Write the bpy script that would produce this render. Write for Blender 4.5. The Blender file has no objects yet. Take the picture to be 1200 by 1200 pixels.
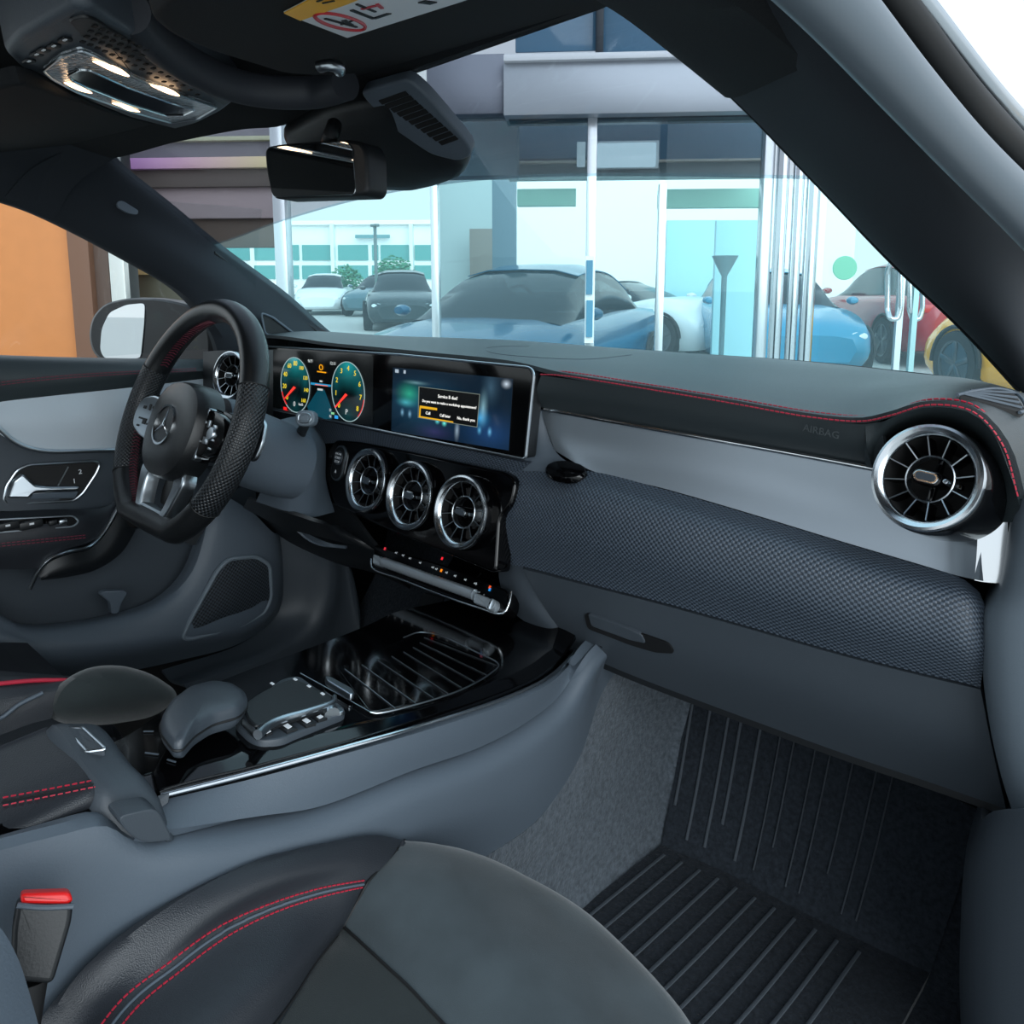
import bpy, bmesh, math, random
from mathutils import Vector, Matrix
random.seed(7)
SC = bpy.context.scene
COL = SC.collection
PI = math.pi
V = Vector
# ------------------------------------------------------------------ camera
FPX = 850.0; CYP = 450.0
PSI = math.radians(40.0); PIT = math.atan(120 / 850)
CAM = V((.66, 0, 1.15))
cf = V((-math.sin(PSI) * math.cos(PIT), math.cos(PSI) * math.cos(PIT), -math.sin(PIT)))
cr = V((math.cos(PSI), math.sin(PSI), 0))
cu = cr.cross(cf)
cd = bpy.data.cameras.new('camera'); co = bpy.data.objects.new('camera', cd); COL.objects.link(co)
rot = Matrix((cr, cu, -cf)).transposed()
co.matrix_world = Matrix.Translation(CAM) @ rot.to_4x4()
cd.sensor_width = 36; cd.lens = 36 * FPX / 1200; cd.shift_y = -150 / 1200
cd.clip_start = .01; cd.clip_end = 500
SC.camera = co
SC.view_settings.view_transform = 'Standard'; SC.view_settings.look = 'None'
SC.view_settings.gamma = 1; SC.view_settings.use_curve_mapping = False

def ray(px, py): return cf + cr * ((px - 600) / FPX) - cu * ((py - CYP) / FPX)
def P(px, py, x=None, y=None, z=None, d=None):
    """the point of the place seen at a photo position, on the plane x=, y=, z= or at depth d"""
    r = ray(px, py)
    if x is not None: t = (x - CAM.x) / r.x
    elif y is not None: t = (y - CAM.y) / r.y
    elif z is not None: t = (z - CAM.z) / r.z
    else: t = d
    return CAM + r * t
def PP(px, py, o, n):
    r = ray(px, py); return CAM + r * ((o - CAM).dot(n) / r.dot(n))
def PS(px, py, fn, lo=.2, hi=3.):
    """hit a surface fn(point)=0 along the ray"""
    r = ray(px, py); a = fn(CAM + r * lo)
    for _ in range(50):
        m = (lo + hi) / 2; b = fn(CAM + r * m)
        if a * b > 0: lo = m
        else: hi = m
    return CAM + r * lo
def pix(q):
    v = q - CAM; z = v.dot(cf); return 600 + FPX * v.dot(cr) / z, CYP - FPX * v.dot(cu) / z, z

# ------------------------------------------------------------------ materials
def lin(c):
    def f(v):
        v /= 255.; return v / 12.92 if v <= .04045 else ((v + .055) / 1.055) ** 2.4
    if isinstance(c, str): c = [int(c[i:i + 2], 16) for i in (0, 2, 4)]
    return tuple(f(v) for v in c) + (1,)
def nd(nt, t, **k):
    n = nt.nodes.new(t)
    for a, b in k.items(): setattr(n, a, b)
    return n
def mat(name, c, rough=.5, metal=0., spec=.5, bump=None, var=0., coat=0., emit=None, estr=1., sheen=0., coord='Object', vs=14):
    """procedural material; bump = (kind, scale, strength); var = colour mottling"""
    m = bpy.data.materials.new(name); m.use_nodes = True
    nt = m.node_tree; b = nt.nodes['Principled BSDF']
    col = lin(c)
    b.inputs['Base Color'].default_value = col
    b.inputs['Roughness'].default_value = rough; b.inputs['Metallic'].default_value = metal
    b.inputs['Specular IOR Level'].default_value = spec
    b.inputs['Coat Weight'].default_value = coat; b.inputs['Coat Roughness'].default_value = .03
    if sheen: b.inputs['Sheen Weight'].default_value = sheen; b.inputs['Sheen Roughness'].default_value = .4
    if emit:
        b.inputs['Emission Color'].default_value = lin(emit); b.inputs['Emission Strength'].default_value = estr
    tc = nd(nt, 'ShaderNodeTexCoord')
    src = tc.outputs[coord]
    if var:
        n = nd(nt, 'ShaderNodeTexNoise'); n.inputs['Scale'].default_value = vs; n.inputs['Detail'].default_value = 5
        nt.links.new(src, n.inputs['Vector'])
        mr = nd(nt, 'ShaderNodeMapRange'); mr.inputs['To Min'].default_value = 1 - var; mr.inputs['To Max'].default_value = 1 + var
        mr.inputs['From Min'].default_value = .3; mr.inputs['From Max'].default_value = .7
        nt.links.new(n.outputs['Fac'], mr.inputs['Value'])
        mx = nd(nt, 'ShaderNodeVectorMath', operation='SCALE'); mx.inputs[0].default_value = col[:3]
        nt.links.new(mr.outputs[0], mx.inputs['Scale']); nt.links.new(mx.outputs[0], b.inputs['Base Color'])
    if bump:
        kind, sc, st = bump
        if kind == 'noise':
            n = nd(nt, 'ShaderNodeTexNoise'); n.inputs['Scale'].default_value = sc; n.inputs['Detail'].default_value = 3; h = n.outputs['Fac']
            nt.links.new(src, n.inputs['Vector'])
        elif kind == 'grain':
            n = nd(nt, 'ShaderNodeTexVoronoi'); n.inputs['Scale'].default_value = sc; h = n.outputs['Distance']
            nt.links.new(src, n.inputs['Vector'])
        bp = nd(nt, 'ShaderNodeBump'); bp.inputs['Strength'].default_value = st; bp.inputs['Distance'].default_value = .002
        nt.links.new(h, bp.inputs['Height']); nt.links.new(bp.outputs[0], b.inputs['Normal'])
    return m
def knit_mat(name, c1, c2, sc, rough, bst=.6, aspect=1.):
    """fine woven / perforated grain on UV in metres"""
    m = bpy.data.materials.new(name); m.use_nodes = True; nt = m.node_tree; b = nt.nodes['Principled BSDF']
    tc = nd(nt, 'ShaderNodeTexCoord'); mp = nd(nt, 'ShaderNodeMapping')
    mp.inputs['Rotation'].default_value = (0, 0, 0); mp.inputs['Scale'].default_value = (sc, sc * aspect, sc)
    nt.links.new(tc.outputs['UV'], mp.inputs['Vector'])
    sx = nd(nt, 'ShaderNodeSeparateXYZ'); nt.links.new(mp.outputs[0], sx.inputs[0])
    s = []
    for ax in 'XY':
        a = nd(nt, 'ShaderNodeMath', operation='MULTIPLY'); a.inputs[1].default_value = 2 * PI; nt.links.new(sx.outputs[ax], a.inputs[0])
        q = nd(nt, 'ShaderNodeMath', operation='SINE'); nt.links.new(a.outputs[0], q.inputs[0]); s.append(q)
    mu = nd(nt, 'ShaderNodeMath', operation='MULTIPLY'); nt.links.new(s[0].outputs[0], mu.inputs[0]); nt.links.new(s[1].outputs[0], mu.inputs[1])
    mr = nd(nt, 'ShaderNodeMapRange'); mr.inputs['From Min'].default_value = -.5; mr.inputs['From Max'].default_value = .5
    nt.links.new(mu.outputs[0], mr.inputs['Value'])
    mx = nd(nt, 'ShaderNodeMix', data_type='RGBA'); mx.inputs[6].default_value = lin(c1); mx.inputs[7].default_value = lin(c2)
    nt.links.new(mr.outputs[0], mx.inputs[0]); nt.links.new(mx.outputs[2], b.inputs['Base Color'])
    bp = nd(nt, 'ShaderNodeBump'); bp.inputs['Strength'].default_value = bst; bp.inputs['Distance'].default_value = .001
    nt.links.new(mr.outputs[0], bp.inputs['Height']); nt.links.new(bp.outputs[0], b.inputs['Normal'])
    b.inputs['Roughness'].default_value = rough
    return m
def glass_mat(name, tint, refl=.06, haze=0., hazec='ffffff', rough=.0):
    """thin pane: tinted see-through, a reflection, and a translucent share imitating veiling reflection"""
    m = bpy.data.materials.new(name); m.use_nodes = True; nt = m.node_tree; nt.nodes.clear()
    out = nd(nt, 'ShaderNodeOutputMaterial'); tr = nd(nt, 'ShaderNodeBsdfTransparent'); tr.inputs[0].default_value = tint if len(tint) == 4 else lin(tint)
    gl = nd(nt, 'ShaderNodeBsdfGlossy'); gl.inputs['Roughness'].default_value = rough
    lw = nd(nt, 'ShaderNodeLayerWeight'); lw.inputs[0].default_value = .5
    pw = nd(nt, 'ShaderNodeMath', operation='POWER'); pw.inputs[1].default_value = 5; nt.links.new(lw.outputs['Facing'], pw.inputs[0])
    sc = nd(nt, 'ShaderNodeMath', operation='MULTIPLY_ADD'); sc.inputs[1].default_value = refl * 6; sc.inputs[2].default_value = refl; sc.use_clamp = True
    nt.links.new(pw.outputs[0], sc.inputs[0])
    a = nd(nt, 'ShaderNodeMixShader'); nt.links.new(sc.outputs[0], a.inputs[0]); nt.links.new(tr.outputs[0], a.inputs[1]); nt.links.new(gl.outputs[0], a.inputs[2])
    last = a
    if haze:
        tl = nd(nt, 'ShaderNodeBsdfTranslucent'); tl.inputs[0].default_value = lin(hazec)
        b = nd(nt, 'ShaderNodeMixShader'); b.inputs[0].default_value = haze
        nt.links.new(a.outputs[0], b.inputs[1]); nt.links.new(tl.outputs[0], b.inputs[2]); last = b
    nt.links.new(last.outputs[0], out.inputs[0]); return m
def glow_mat(name, c, st):
    m = bpy.data.materials.new(name); m.use_nodes = True; nt = m.node_tree; b = nt.nodes['Principled BSDF']
    b.inputs['Base Color'].default_value = (.005, .005, .005, 1); b.inputs['Roughness'].default_value = .2
    b.inputs['Emission Color'].default_value = lin(c); b.inputs['Emission Strength'].default_value = st
    return m

# ------------------------------------------------------------------ objects
def org(o):
    v = V((0, 0, 0))
    while o: v += o.location; o = o.parent
    return v
def tagit(o, label=None, cat=None, group=None, kind=None):
    if label: o['label'] = label
    if cat: o['category'] = cat
    if group: o['group'] = group
    if kind: o['kind'] = kind
    return o
def thing(name, label, cat, loc=(0, 0, 0), group=None, kind=None):
    o = bpy.data.objects.new(name, None); COL.objects.link(o); o.location = V(loc); o.empty_display_size = .05
    return tagit(o, label, cat, group, kind)
def sharp(bm, ang=38):
    a = math.radians(ang)
    for f in bm.faces: f.smooth = len(f.verts) < 6
    for e in bm.edges:
        e.smooth = not (len(e.link_faces) == 2 and e.calc_face_angle(0) > a)
def obj(name, bm, m, parent=None, label=None, cat=None, group=None, kind=None, local=False, ang=38, base=None, flat=False):
    """link a bmesh built in world coordinates as ONE mesh object (local=True: built in the parent's own frame)"""
    if not flat: sharp(bm, ang)
    me = bpy.data.meshes.new(name)
    off = V((0, 0, 0))
    if parent is not None:
        if not local: off = org(parent)
    elif base is not None: off = V(base)
    elif not local and len(bm.verts):
        xs = [v.co for v in bm.verts]
        off = V(((min(c.x for c in xs) + max(c.x for c in xs)) / 2, (min(c.y for c in xs) + max(c.y for c in xs)) / 2, min(c.z for c in xs)))
    if off.length: bmesh.ops.translate(bm, vec=-off, verts=bm.verts)
    bm.to_mesh(me); bm.free()
    o = bpy.data.objects.new(name, me); COL.objects.link(o)
    for mm in (m if isinstance(m, (list, tuple)) else [m]): me.materials.append(mm)
    if parent is not None: o.parent = parent
    else: o.location = off
    return tagit(o, label, cat, group, kind)
def copy_tree(o, parent=None, loc=None, m=None):
    c = o.copy(); COL.objects.link(c)
    if parent is not None: c.parent = parent
    for ch in [q for q in o.children]: copy_tree(ch, c)
    return c

from mathutils.bvhtree import BVHTree
def skin_of(o):
    off = org(o)
    return BVHTree.FromPolygons([v.co + off for v in o.data.vertices], [list(p.vertices) for p in o.data.polygons])
def hit(tree, px, py, lift=0.):
    d = ray(px, py).normalized(); loc, n, i, q = tree.ray_cast(CAM, d)
    if loc is None: return None
    return loc + (n if n.dot(d) < 0 else -n) * lift
def hits(tree, pts, lift=0., n=40):
    c = crv([V((a, b, 0)) for a, b in pts], n)
    return [h for h in (hit(tree, q.x, q.y, lift) for q in c) if h is not None]
# ------------------------------------------------------------------ shapes
def crv(pts, n, closed=False):
    """centripetal-ish Catmull-Rom through points, n samples evenly spaced by length"""
    pts = [V(p) for p in pts]
    if len(pts) == 2: return [pts[0].lerp(pts[1], i / (n - 1)) for i in range(n)]
    N = len(pts); dense = []
    rng = N if closed else N - 1
    for i in range(rng):
        if closed: a, b, c, d = pts[i - 1], pts[i], pts[(i + 1) % N], pts[(i + 2) % N]
        else:
            b, c = pts[i], pts[i + 1]
            a = pts[i - 1] if i else b * 2 - c
            d = pts[i + 2] if i + 2 < N else c * 2 - b
        la, lb, lc = max((b - a).length, 1e-6) ** .5, max((c - b).length, 1e-6) ** .5, max((d - c).length, 1e-6) ** .5
        m1 = ((b - a) / la - (c - a) / (la + lb) + (c - b) / lb) * lb if la > 2e-3 else (c - b)
        m2 = ((c - b) / lb - (d - b) / (lb + lc) + (d - c) / lc) * lb if lc > 2e-3 else (c - b)
        for k in range(16):
            t = k / 16; t2, t3 = t * t, t * t * t
            dense.append(b * (2 * t3 - 3 * t2 + 1) + m1 * (t3 - 2 * t2 + t) + c * (-2 * t3 + 3 * t2) + m2 * (t3 - t2))
    dense.append(pts[0].copy() if closed else pts[-1].copy())
    L = [0]
    for i in range(1, len(dense)): L.append(L[-1] + (dense[i] - dense[i - 1]).length)
    out = []; j = 0; cnt = n if closed else n - 1
    for i in range(n):
        s = L[-1] * i / max(cnt, 1)
        while j < len(L) - 2 and L[j + 1] < s: j += 1
        q = (s - L[j]) / max(L[j + 1] - L[j], 1e-9)
        out.append(dense[j].lerp(dense[j + 1], min(max(q, 0), 1)))
    return out
def grid(bm, rows, closed=False, flip=False, mi=0):
    vs = [[bm.verts.new(p) for p in r] for r in rows]
    uvl = bm.loops.layers.uv.verify()
    nu = len(rows[0]); ul = [0]
    mid = rows[len(rows) // 2]
    for i in range(1, nu): ul.append(ul[-1] + (mid[i] - mid[i - 1]).length)
    if closed: ul.append(ul[-1] + (mid[0] - mid[-1]).length)
    vl = [0]; h = nu // 2
    for j in range(1, len(rows)): vl.append(vl[-1] + (rows[j][h] - rows[j - 1][h]).length)
    for j in range(len(rows) - 1):
        for i in range(nu if closed else nu - 1):
            k = (i + 1) % nu
            q = [(vs[j][i], ul[i], vl[j]), (vs[j][k], ul[i + 1], vl[j]), (vs[j + 1][k], ul[i + 1], vl[j + 1]), (vs[j + 1][i], ul[i], vl[j + 1])]
            if flip: q.reverse()
            try: f = bm.faces.new([a[0] for a in q])
            except ValueError: continue
            f.material_index = mi
            for lp, a in zip(f.loops, q): lp[uvl].uv = (a[1], a[2])
    return vs
def loft(rows, nu=40, nv=12, thick=0., bm=None, dirv=None, smooth_v=True):
    """smooth skin through rows of points; thick > 0 gives the skin a back side (along dirv or its normal)"""
    bm = bm or bmesh.new()
    R = [crv(r, nu) for r in rows]
    if smooth_v and len(R) > 2:
        cols = [crv([R[j][i] for j in range(len(R))], nv) for i in range(nu)]
    else:
        cols = []
        for i in range(nu):
            pts = [R[j][i] for j in range(len(R))]; c = []
            per = max(2, nv // (len(R) - 1))
            for j in range(len(pts) - 1):
                for k in range(per): c.append(pts[j].lerp(pts[j + 1], k / per))
            c.append(pts[-1]); cols.append(c)
    nv2 = len(cols[0])
    rr = [[cols[i][j] for i in range(nu)] for j in range(nv2)]
    vs = grid(bm, rr)
    if thick:
        bm.normal_update()
        if sum(v.normal.dot(CAM - v.co) for r in vs for v in r) < 0: thick = -thick if dirv is None else thick
        flat = [v for r in vs for v in r]
        if dirv is not None:
            back = [[p + V(dirv) * thick for p in r] for r in rr]
        else:
            back = [[rr[j][i] - vs[j][i].normal * thick for i in range(nu)] for j in range(nv2)]
        bs = grid(bm, back, flip=True)
        ring = lambda g: [g[0][i] for i in range(nu)] + [g[j][-1] for j in range(1, nv2)] + [g[-1][i] for i in range(nu - 2, -1, -1)] + [g[j][0] for j in range(nv2 - 2, 0, -1)]
        a, b = ring(vs), ring(bs)
        for i in range(len(a)):
            k = (i + 1) % len(a)
            try: bm.faces.new((a[k], a[i], b[i], b[k]))
            except ValueError: pass
        bmesh.ops.recalc_face_normals(bm, faces=bm.faces)
    return bm
def tube(pts, r, n=None, closed=False, segs=10, bm=None, flat=1., up=None, rfn=None):
    bm = bm or bmesh.new()
    pts = crv(pts, n, closed) if n else [V(p) for p in pts]
    N = len(pts); rings = []; prev = V(up) if up else None
    for i in range(N):
        if closed: t = pts[(i + 1) % N] - pts[i - 1]
        else: t = pts[min(i + 1, N - 1)] - pts[max(i - 1, 0)]
        t = t.normalized() if t.length > 1e-9 else V((0, 0, 1))
        ref = prev if prev is not None else (V((0, 0, 1)) if abs(t.z) < .9 else V((1, 0, 0)))
        a = (ref - t * ref.dot(t)).normalized(); b = t.cross(a)
        if up is None: prev = a
        rr = r * (rfn(i / max(N - 1, 1)) if rfn else 1)
        rings.append([pts[i] + a * (math.sin(2 * PI * k / segs) * rr * flat) + b * (math.cos(2 * PI * k / segs) * rr) for k in range(segs)])
    if closed: rings.append(rings[0])
    vs = grid(bm, rings, closed=True)
    if not closed:
        bm.faces.new(vs[0][::-1]); bm.faces.new(vs[-1])
    else: bmesh.ops.remove_doubles(bm, verts=bm.verts, dist=1e-6)
    bmesh.ops.recalc_face_normals(bm, faces=bm.faces)
    return bm
def frame(n, up=(0, 0, 1)):
    n = V(n).normalized(); x = V(up).cross(n)
    x = x.normalized() if x.length > 1e-6 else V((1, 0, 0))
    return x, n.cross(x), n
def lathe(prof, c=(0, 0, 0), axis=(0, 0, 1), segs=40, bm=None, sx=1., sy=1., up=(0, 0, 1), closed=False, caps=(True, True)):
    """revolve (radius, height) pairs about axis through c"""
    bm = bm or bmesh.new(); x, y, n = frame(axis, up if abs(V(axis).normalized().z) < .99 else (0, 1, 0)); c = V(c)
    pr = list(prof) + ([prof[0]] if closed else [])
    rows = [[c + x * (r * sx * math.cos(2 * PI * k / segs)) + y * (r * sy * math.sin(2 * PI * k / segs)) + n * h for k in range(segs)] for r, h in pr]
    vs = grid(bm, rows, closed=True)
    if not closed:
        for q, rv in ((0, True), (-1, False)):
            if pr[q][0] > 1e-6 and caps[q]:
                try: bm.faces.new(vs[q][::-1] if rv else vs[q])
                except ValueError: pass
    bmesh.ops.remove_doubles(bm, verts=bm.verts, dist=1e-7)
    bmesh.ops.recalc_face_normals(bm, faces=bm.faces)
    return bm
def prism(pts, depth, bev=0., bm=None, segs=2, both=False):
    """extrude a closed outline of world points by the vector depth; bevel its front rim"""
    bm2 = bmesh.new(); depth = V(depth)
    a = [bm2.verts.new(V(p)) for p in pts]; b = [bm2.verts.new(V(p) + depth) for p in pts]
    f1 = bm2.faces.new(a); f2 = bm2.faces.new(b[::-1]); N = len(a)
    for i in range(N): bm2.faces.new((a[(i + 1) % N], a[i], b[i], b[(i + 1) % N]))
    bmesh.ops.recalc_face_normals(bm2, faces=bm2.faces)
    if bev:
        es = list(f1.edges) + (list(f2.edges) if both else [])
        bmesh.ops.bevel(bm2, geom=es, offset=bev, segments=segs, affect='EDGES', profile=.5)
    return join(bm, bm2)
def join(bm, bm2):
    if bm is None: return bm2
    me = bpy.data.meshes.new('tmp'); bm2.to_mesh(me); bm2.free(); bm.from_mesh(me); bpy.data.meshes.remove(me); return bm
def box(c, s, R=None, bev=0., bm=None, segs=2):
    bm2 = bmesh.new(); bmesh.ops.create_cube(bm2, size=1)
    bmesh.ops.scale(bm2, vec=V(s), verts=bm2.verts)
    if bev: bmesh.ops.bevel(bm2, geom=list(bm2.edges), offset=bev, segments=segs, affect='EDGES', profile=.5)
    if R is not None: bmesh.ops.transform(bm2, matrix=R.to_4x4(), verts=bm2.verts)
    bmesh.ops.translate(bm2, vec=V(c), verts=bm2.verts)
    return join(bm, bm2)
def bar(a, b, w, h, up=(0, 0, 1), bev=0., bm=None):
    a, b = V(a), V(b); y = (b - a).normalized(); u = V(up)
    if abs(u.dot(y)) > .98: u = V((1, 0, 0))
    x = y.cross(u).normalized(); z = x.cross(y)
    return box((a + b) / 2, (w, (b - a).length, h), Matrix((x, y, z)).transposed(), bev, bm)
def stitch(paths, step=.006, ln=.0042, r=.0007, lift=.0006):
    """a sewn seam: short thread capsules along each path (path, lift direction)"""
    bm = bmesh.new()
    for pts, nrm in paths:
        L = sum((pts[i + 1] - pts[i]).length for i in range(len(pts) - 1)); n = max(2, int(L / step))
        q = crv(pts, n + 1) if len(pts) > 2 else [pts[0].lerp(pts[1], i / n) for i in range(n + 1)]
        for i in range(n):
            t = (q[i + 1] - q[i]).normalized(); m = (q[i] + q[i + 1]) / 2 + V(nrm) * lift
            bar(m - t * ln / 2, m + t * ln / 2, r * 2, r * 2, up=nrm, bev=0, bm=bm)
    return bm
def rrect(w, h, r, n=5):
    """rounded rectangle outline in 2-D"""
    o = []
    for cx, cy, a0 in ((w / 2 - r, h / 2 - r, 0), (-w / 2 + r, h / 2 - r, 90), (-w / 2 + r, -h / 2 + r, 180), (w / 2 - r, -h / 2 + r, 270)):
        for k in range(n + 1):
            a = math.radians(a0 + 90 * k / n); o.append((cx + r * math.cos(a), cy + r * math.sin(a)))
    return o
def roundpoly(pts, r, n=4):
    """round the corners of a 3-D polygon (r one number or one per corner)"""
    out = []; N = len(pts); pts = [V(p) for p in pts]
    for i in range(N):
        rr = r[i] if isinstance(r, (list, tuple)) else r
        a, b, c = pts[i - 1], pts[i], pts[(i + 1) % N]
        d1, d2 = (a - b), (c - b); k = min(rr, d1.length * .48, d2.length * .48)
        if k < 1e-6: out.append(b); continue
        p, q = b + d1.normalized() * k, b + d2.normalized() * k
        for j in range(n + 1):
            t = j / n; out.append(p * (1 - t) ** 2 + b * (2 * t * (1 - t)) + q * t * t)
    return out
def text_bm(s, size, o, x, y, depth=.0004, align='CENTER', bm=None):
    cu_ = bpy.data.curves.new('t', 'FONT'); cu_.body = s; cu_.size = size; cu_.align_x = align; cu_.align_y = 'CENTER'; cu_.extrude = depth / size * 0 + depth; cu_.resolution_u = 2
    ob = bpy.data.objects.new('t', cu_); me = ob.to_mesh()
    bm2 = bmesh.new(); bm2.from_mesh(me); ob.to_mesh_clear(); bpy.data.objects.remove(ob); bpy.data.curves.remove(cu_)
    x = V(x).normalized(); y = V(y).normalized(); n = x.cross(y)
    M = Matrix.Translation(V(o)) @ Matrix((x, y, n)).transposed().to_4x4()
    bmesh.ops.transform(bm2, matrix=M, verts=bm2.verts)
    return join(bm, bm2)
# ------------------------------------------------------------------ palette
M = {}
M['pad'] = mat('soft_dash_leather', '31393c', .42, bump=('grain', 900, .18), spec=.45)
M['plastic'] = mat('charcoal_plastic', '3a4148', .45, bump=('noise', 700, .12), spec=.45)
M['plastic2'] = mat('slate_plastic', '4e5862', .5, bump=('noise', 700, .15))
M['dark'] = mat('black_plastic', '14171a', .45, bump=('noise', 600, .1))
M['leather'] = mat('black_leather', '26292e', .38, bump=('grain', 1100, .16), spec=.5)
M['wleather'] = mat('wheel_leather', '17191b', .28, bump=('grain', 900, .15))
M['perf'] = knit_mat('perforated_leather', '050506', '2c3034', 170, .32, .8)
M['knit'] = knit_mat('knit_grain', '252d36', '4e5864', 150, .4, .6)
M['alu'] = mat('brushed_silver_trim', '98a2ab', .33, metal=.75, bump=('noise', 300, .03))
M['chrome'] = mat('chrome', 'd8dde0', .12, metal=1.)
M['satin'] = mat('satin_chrome', 'b8c0c6', .28, metal=1.)
M['piano'] = mat('piano_black', '040405', .09, coat=.15, spec=.4)
M['black'] = mat('matte_black', '07080a', .6)
M['void'] = mat('duct_black', '020203', .7)
M['suede'] = mat('dark_microfibre', '3d4549', .9, bump=('noise', 1500, .25), var=.24, sheen=.35, spec=.2)
M['suede2'] = mat('black_microfibre', '282e2f', .9, bump=('noise', 1500, .25), var=.14, sheen=.3, spec=.2)
M['red_dim'] = mat('dark_red_thread', '6e2236', .6)
M['fpad'] = mat('front_pad_leather', '2e3538', .42, bump=('grain', 1100, .12))
M['endtrim'] = mat('sill_trim_grey', '66717a', .5, bump=('noise', 700, .12))
M['palm'] = mat('palm_rest_leather', '3a4148', .36, bump=('grain', 1100, .1))
M['ridge'] = mat('bright_ridge_silver', 'a4adb4', .28, metal=.6)
M['alu_door'] = mat('door_silver_inlay', 'bcc6ce', .36, metal=.2, bump=('noise', 300, .03))
M['red'] = mat('red_thread', 'b02038', .6)
M['headliner'] = mat('black_headliner', '111417', .85, bump=('noise', 1400, .2), spec=.25)
M['pillar'] = mat('pillar_cloth', '23282e', .8, bump=('noise', 1400, .15), spec=.3)
M['carpet'] = mat('grey_carpet', '4e555c', .95, bump=('noise', 260, 1.), var=.32, vs=150, sheen=.25, spec=.1)
M['matc'] = mat('black_mat_carpet', '262b31', .95, bump=('noise', 260, 1.), var=.32, vs=170, sheen=.2, spec=.1)
M['rib'] = mat('mat_rib', '3c434a', .85, bump=('noise', 600, .5))
M['whiteink'] = mat('white_print', 'd8dce0', .5)
M['redplastic'] = mat('red_plastic', 'e01818', .35, emit=None)
M['yellow'] = mat('yellow_print', 'f0b020', .5)
M['mirror'] = mat('mirror_glass', 'e8ecee', .01, metal=1.)
def G(c, s=1.): 
    k = 'glow_%s_%s' % (c, s)
    if k not in M: M[k] = glow_mat(k, c, s)
    return M[k]

YD = .77
L = lambda pts, **k: [P(a, b, **k) for a, b in pts]
def LY(pts): return [P(a, b, y=c) for a, b, c in pts]

# windscreen surface (leaning, bowed)
def WS(q): return q.y - (1.2 - 2.0 * (q.z - 1.02) - .2 * q.x * q.x)
def W(px, py): return PS(px, py, WS, .3, 3.5)

# ------------------------------------------------------------------ dashboard
dash = thing('dashboard', 'black dashboard with red stitching and silver trim running under the windscreen', 'dashboard', (0, YD + .1, .62))
c_top = [(395, 397, 300, 400), (480, 400, 400, 407), (560, 402.5, 500, 417), (620, 404, 600, 428), (690, 407, 660, 442), (770, 411.5, 760, 458), (850, 418, 860, 475),
         (930, 426, 950, 491), (1000, 434, 1010, 496), (1050, 440, 1045, 489), (1100, 446, 1090, 477), (1150, 453, 1140, 485), (1195, 461, 1174, 522), (1215, 475, 1193, 585)]
ystit = [.78, .78, .78, .78, .775, .775, .775, .775, .77, .757, .745, .74, .74, .745]
r0 = [P(a, b, z=1.02) for a, b, _, _ in c_top]
r2 = [P(c, d, y=y) for (_, _, c, d), y in zip(c_top, ystit)]
for q in r0: q.y = min(q.y, 1.16)
r0[-1] = V((.63, .93, .985)); r0[-2] = V((.625, 1.0, 1.0))
r1 = [a.lerp(b, .6) + V((0, 0, .008)) for a, b in zip(r0, r2)]
left = V((-.68, .84, 1.0)); 
r0i = [V((-.66, 1.02, 1.0))] + r0; r1i = [V((-.67, .9, 1.012))] + r1; r2i = [V((-.68, .80, 1.0))] + r2
rm = [q + V((0, .28, -.09)) for q in r0i]
TPD = obj('top_pad', loft([rm, r0i, r1i, r2i], 110, 18, .006), M['pad'], dash)
# padded front above the silver trim
ft = [(634, 440, .775), (700, 449, .775), (760, 458, .775), (860, 475, .775), (950, 491, .775), (1010, 497, .772), (1032, 494, .77)]
fb = [(628, 476, .79), (690, 487, .80), (745, 497, .80), (850, 515, .80), (945, 532, .80), (1020, 546, .80), (1045, 552, .80)]
ft3, fb3 = LY(ft), LY(fb)
fm3 = [a.lerp(b, .5) + V((0, -.006, 0)) for a, b in zip(ft3, fb3)]
obj('front_pad', loft([ft3, fm3, fb3], 70, 12, .008), M['fpad'], dash)
# hood of the pad around the corner vent
ho = [(1014, 497.5, .7725), (1028, 496, .77), (1047, 489, .757), (1075, 479, .748), (1110, 476, .742), (1140, 485, .74), (1163, 507, .74), (1180, 545, .742), (1194, 590, .745), (1196, 612, .75)]
hi = [(1022, 549, .79), (1025, 540, .795), (1034, 521, .80), (1052, 505, .80), (1085, 496, .80), (1118, 502, .80), (1142, 520, .80), (1156, 548, .80), (1160, 590, .79), (1160, 612, .79)]
ho3, hi3 = LY(ho), LY(hi)
obj('vent_hood', loft([ho3, [a.lerp(b, .5) + V((0, -.008, .002)) for a, b in zip(ho3, hi3)], hi3], 60, 10, .006), M['pad'], dash)
# seam
seam_px = [(634, 440.5, .7735)] + [(c, d, y - .0015) for (_, _, c, d), y in zip(c_top[4:], ystit[4:])]
sm = LY(seam_px)
s1 = [q + V((0, -.001, .0015)) for q in sm]; s2 = [q + V((0, .008, .0055)) for q in sm]
obj('stitched_seam', stitch([(crv(s1, 80), V((0, -.7, .7))), (crv(s2, 80), V((0, -.5, .85)))], .0056, .0042, .0006, .0012), M['red'], dash, label='red double-stitched seam')
obj('chrome_strip', tube(LY([(630, 478, .792), (690, 489, .797), (745, 499, .797), (850, 517.5, .797), (945, 534.5, .797), (1028, 550, .797)]), .0022, 60, flat=1.3), M['chrome'], dash, label='thin chrome strip')
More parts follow.
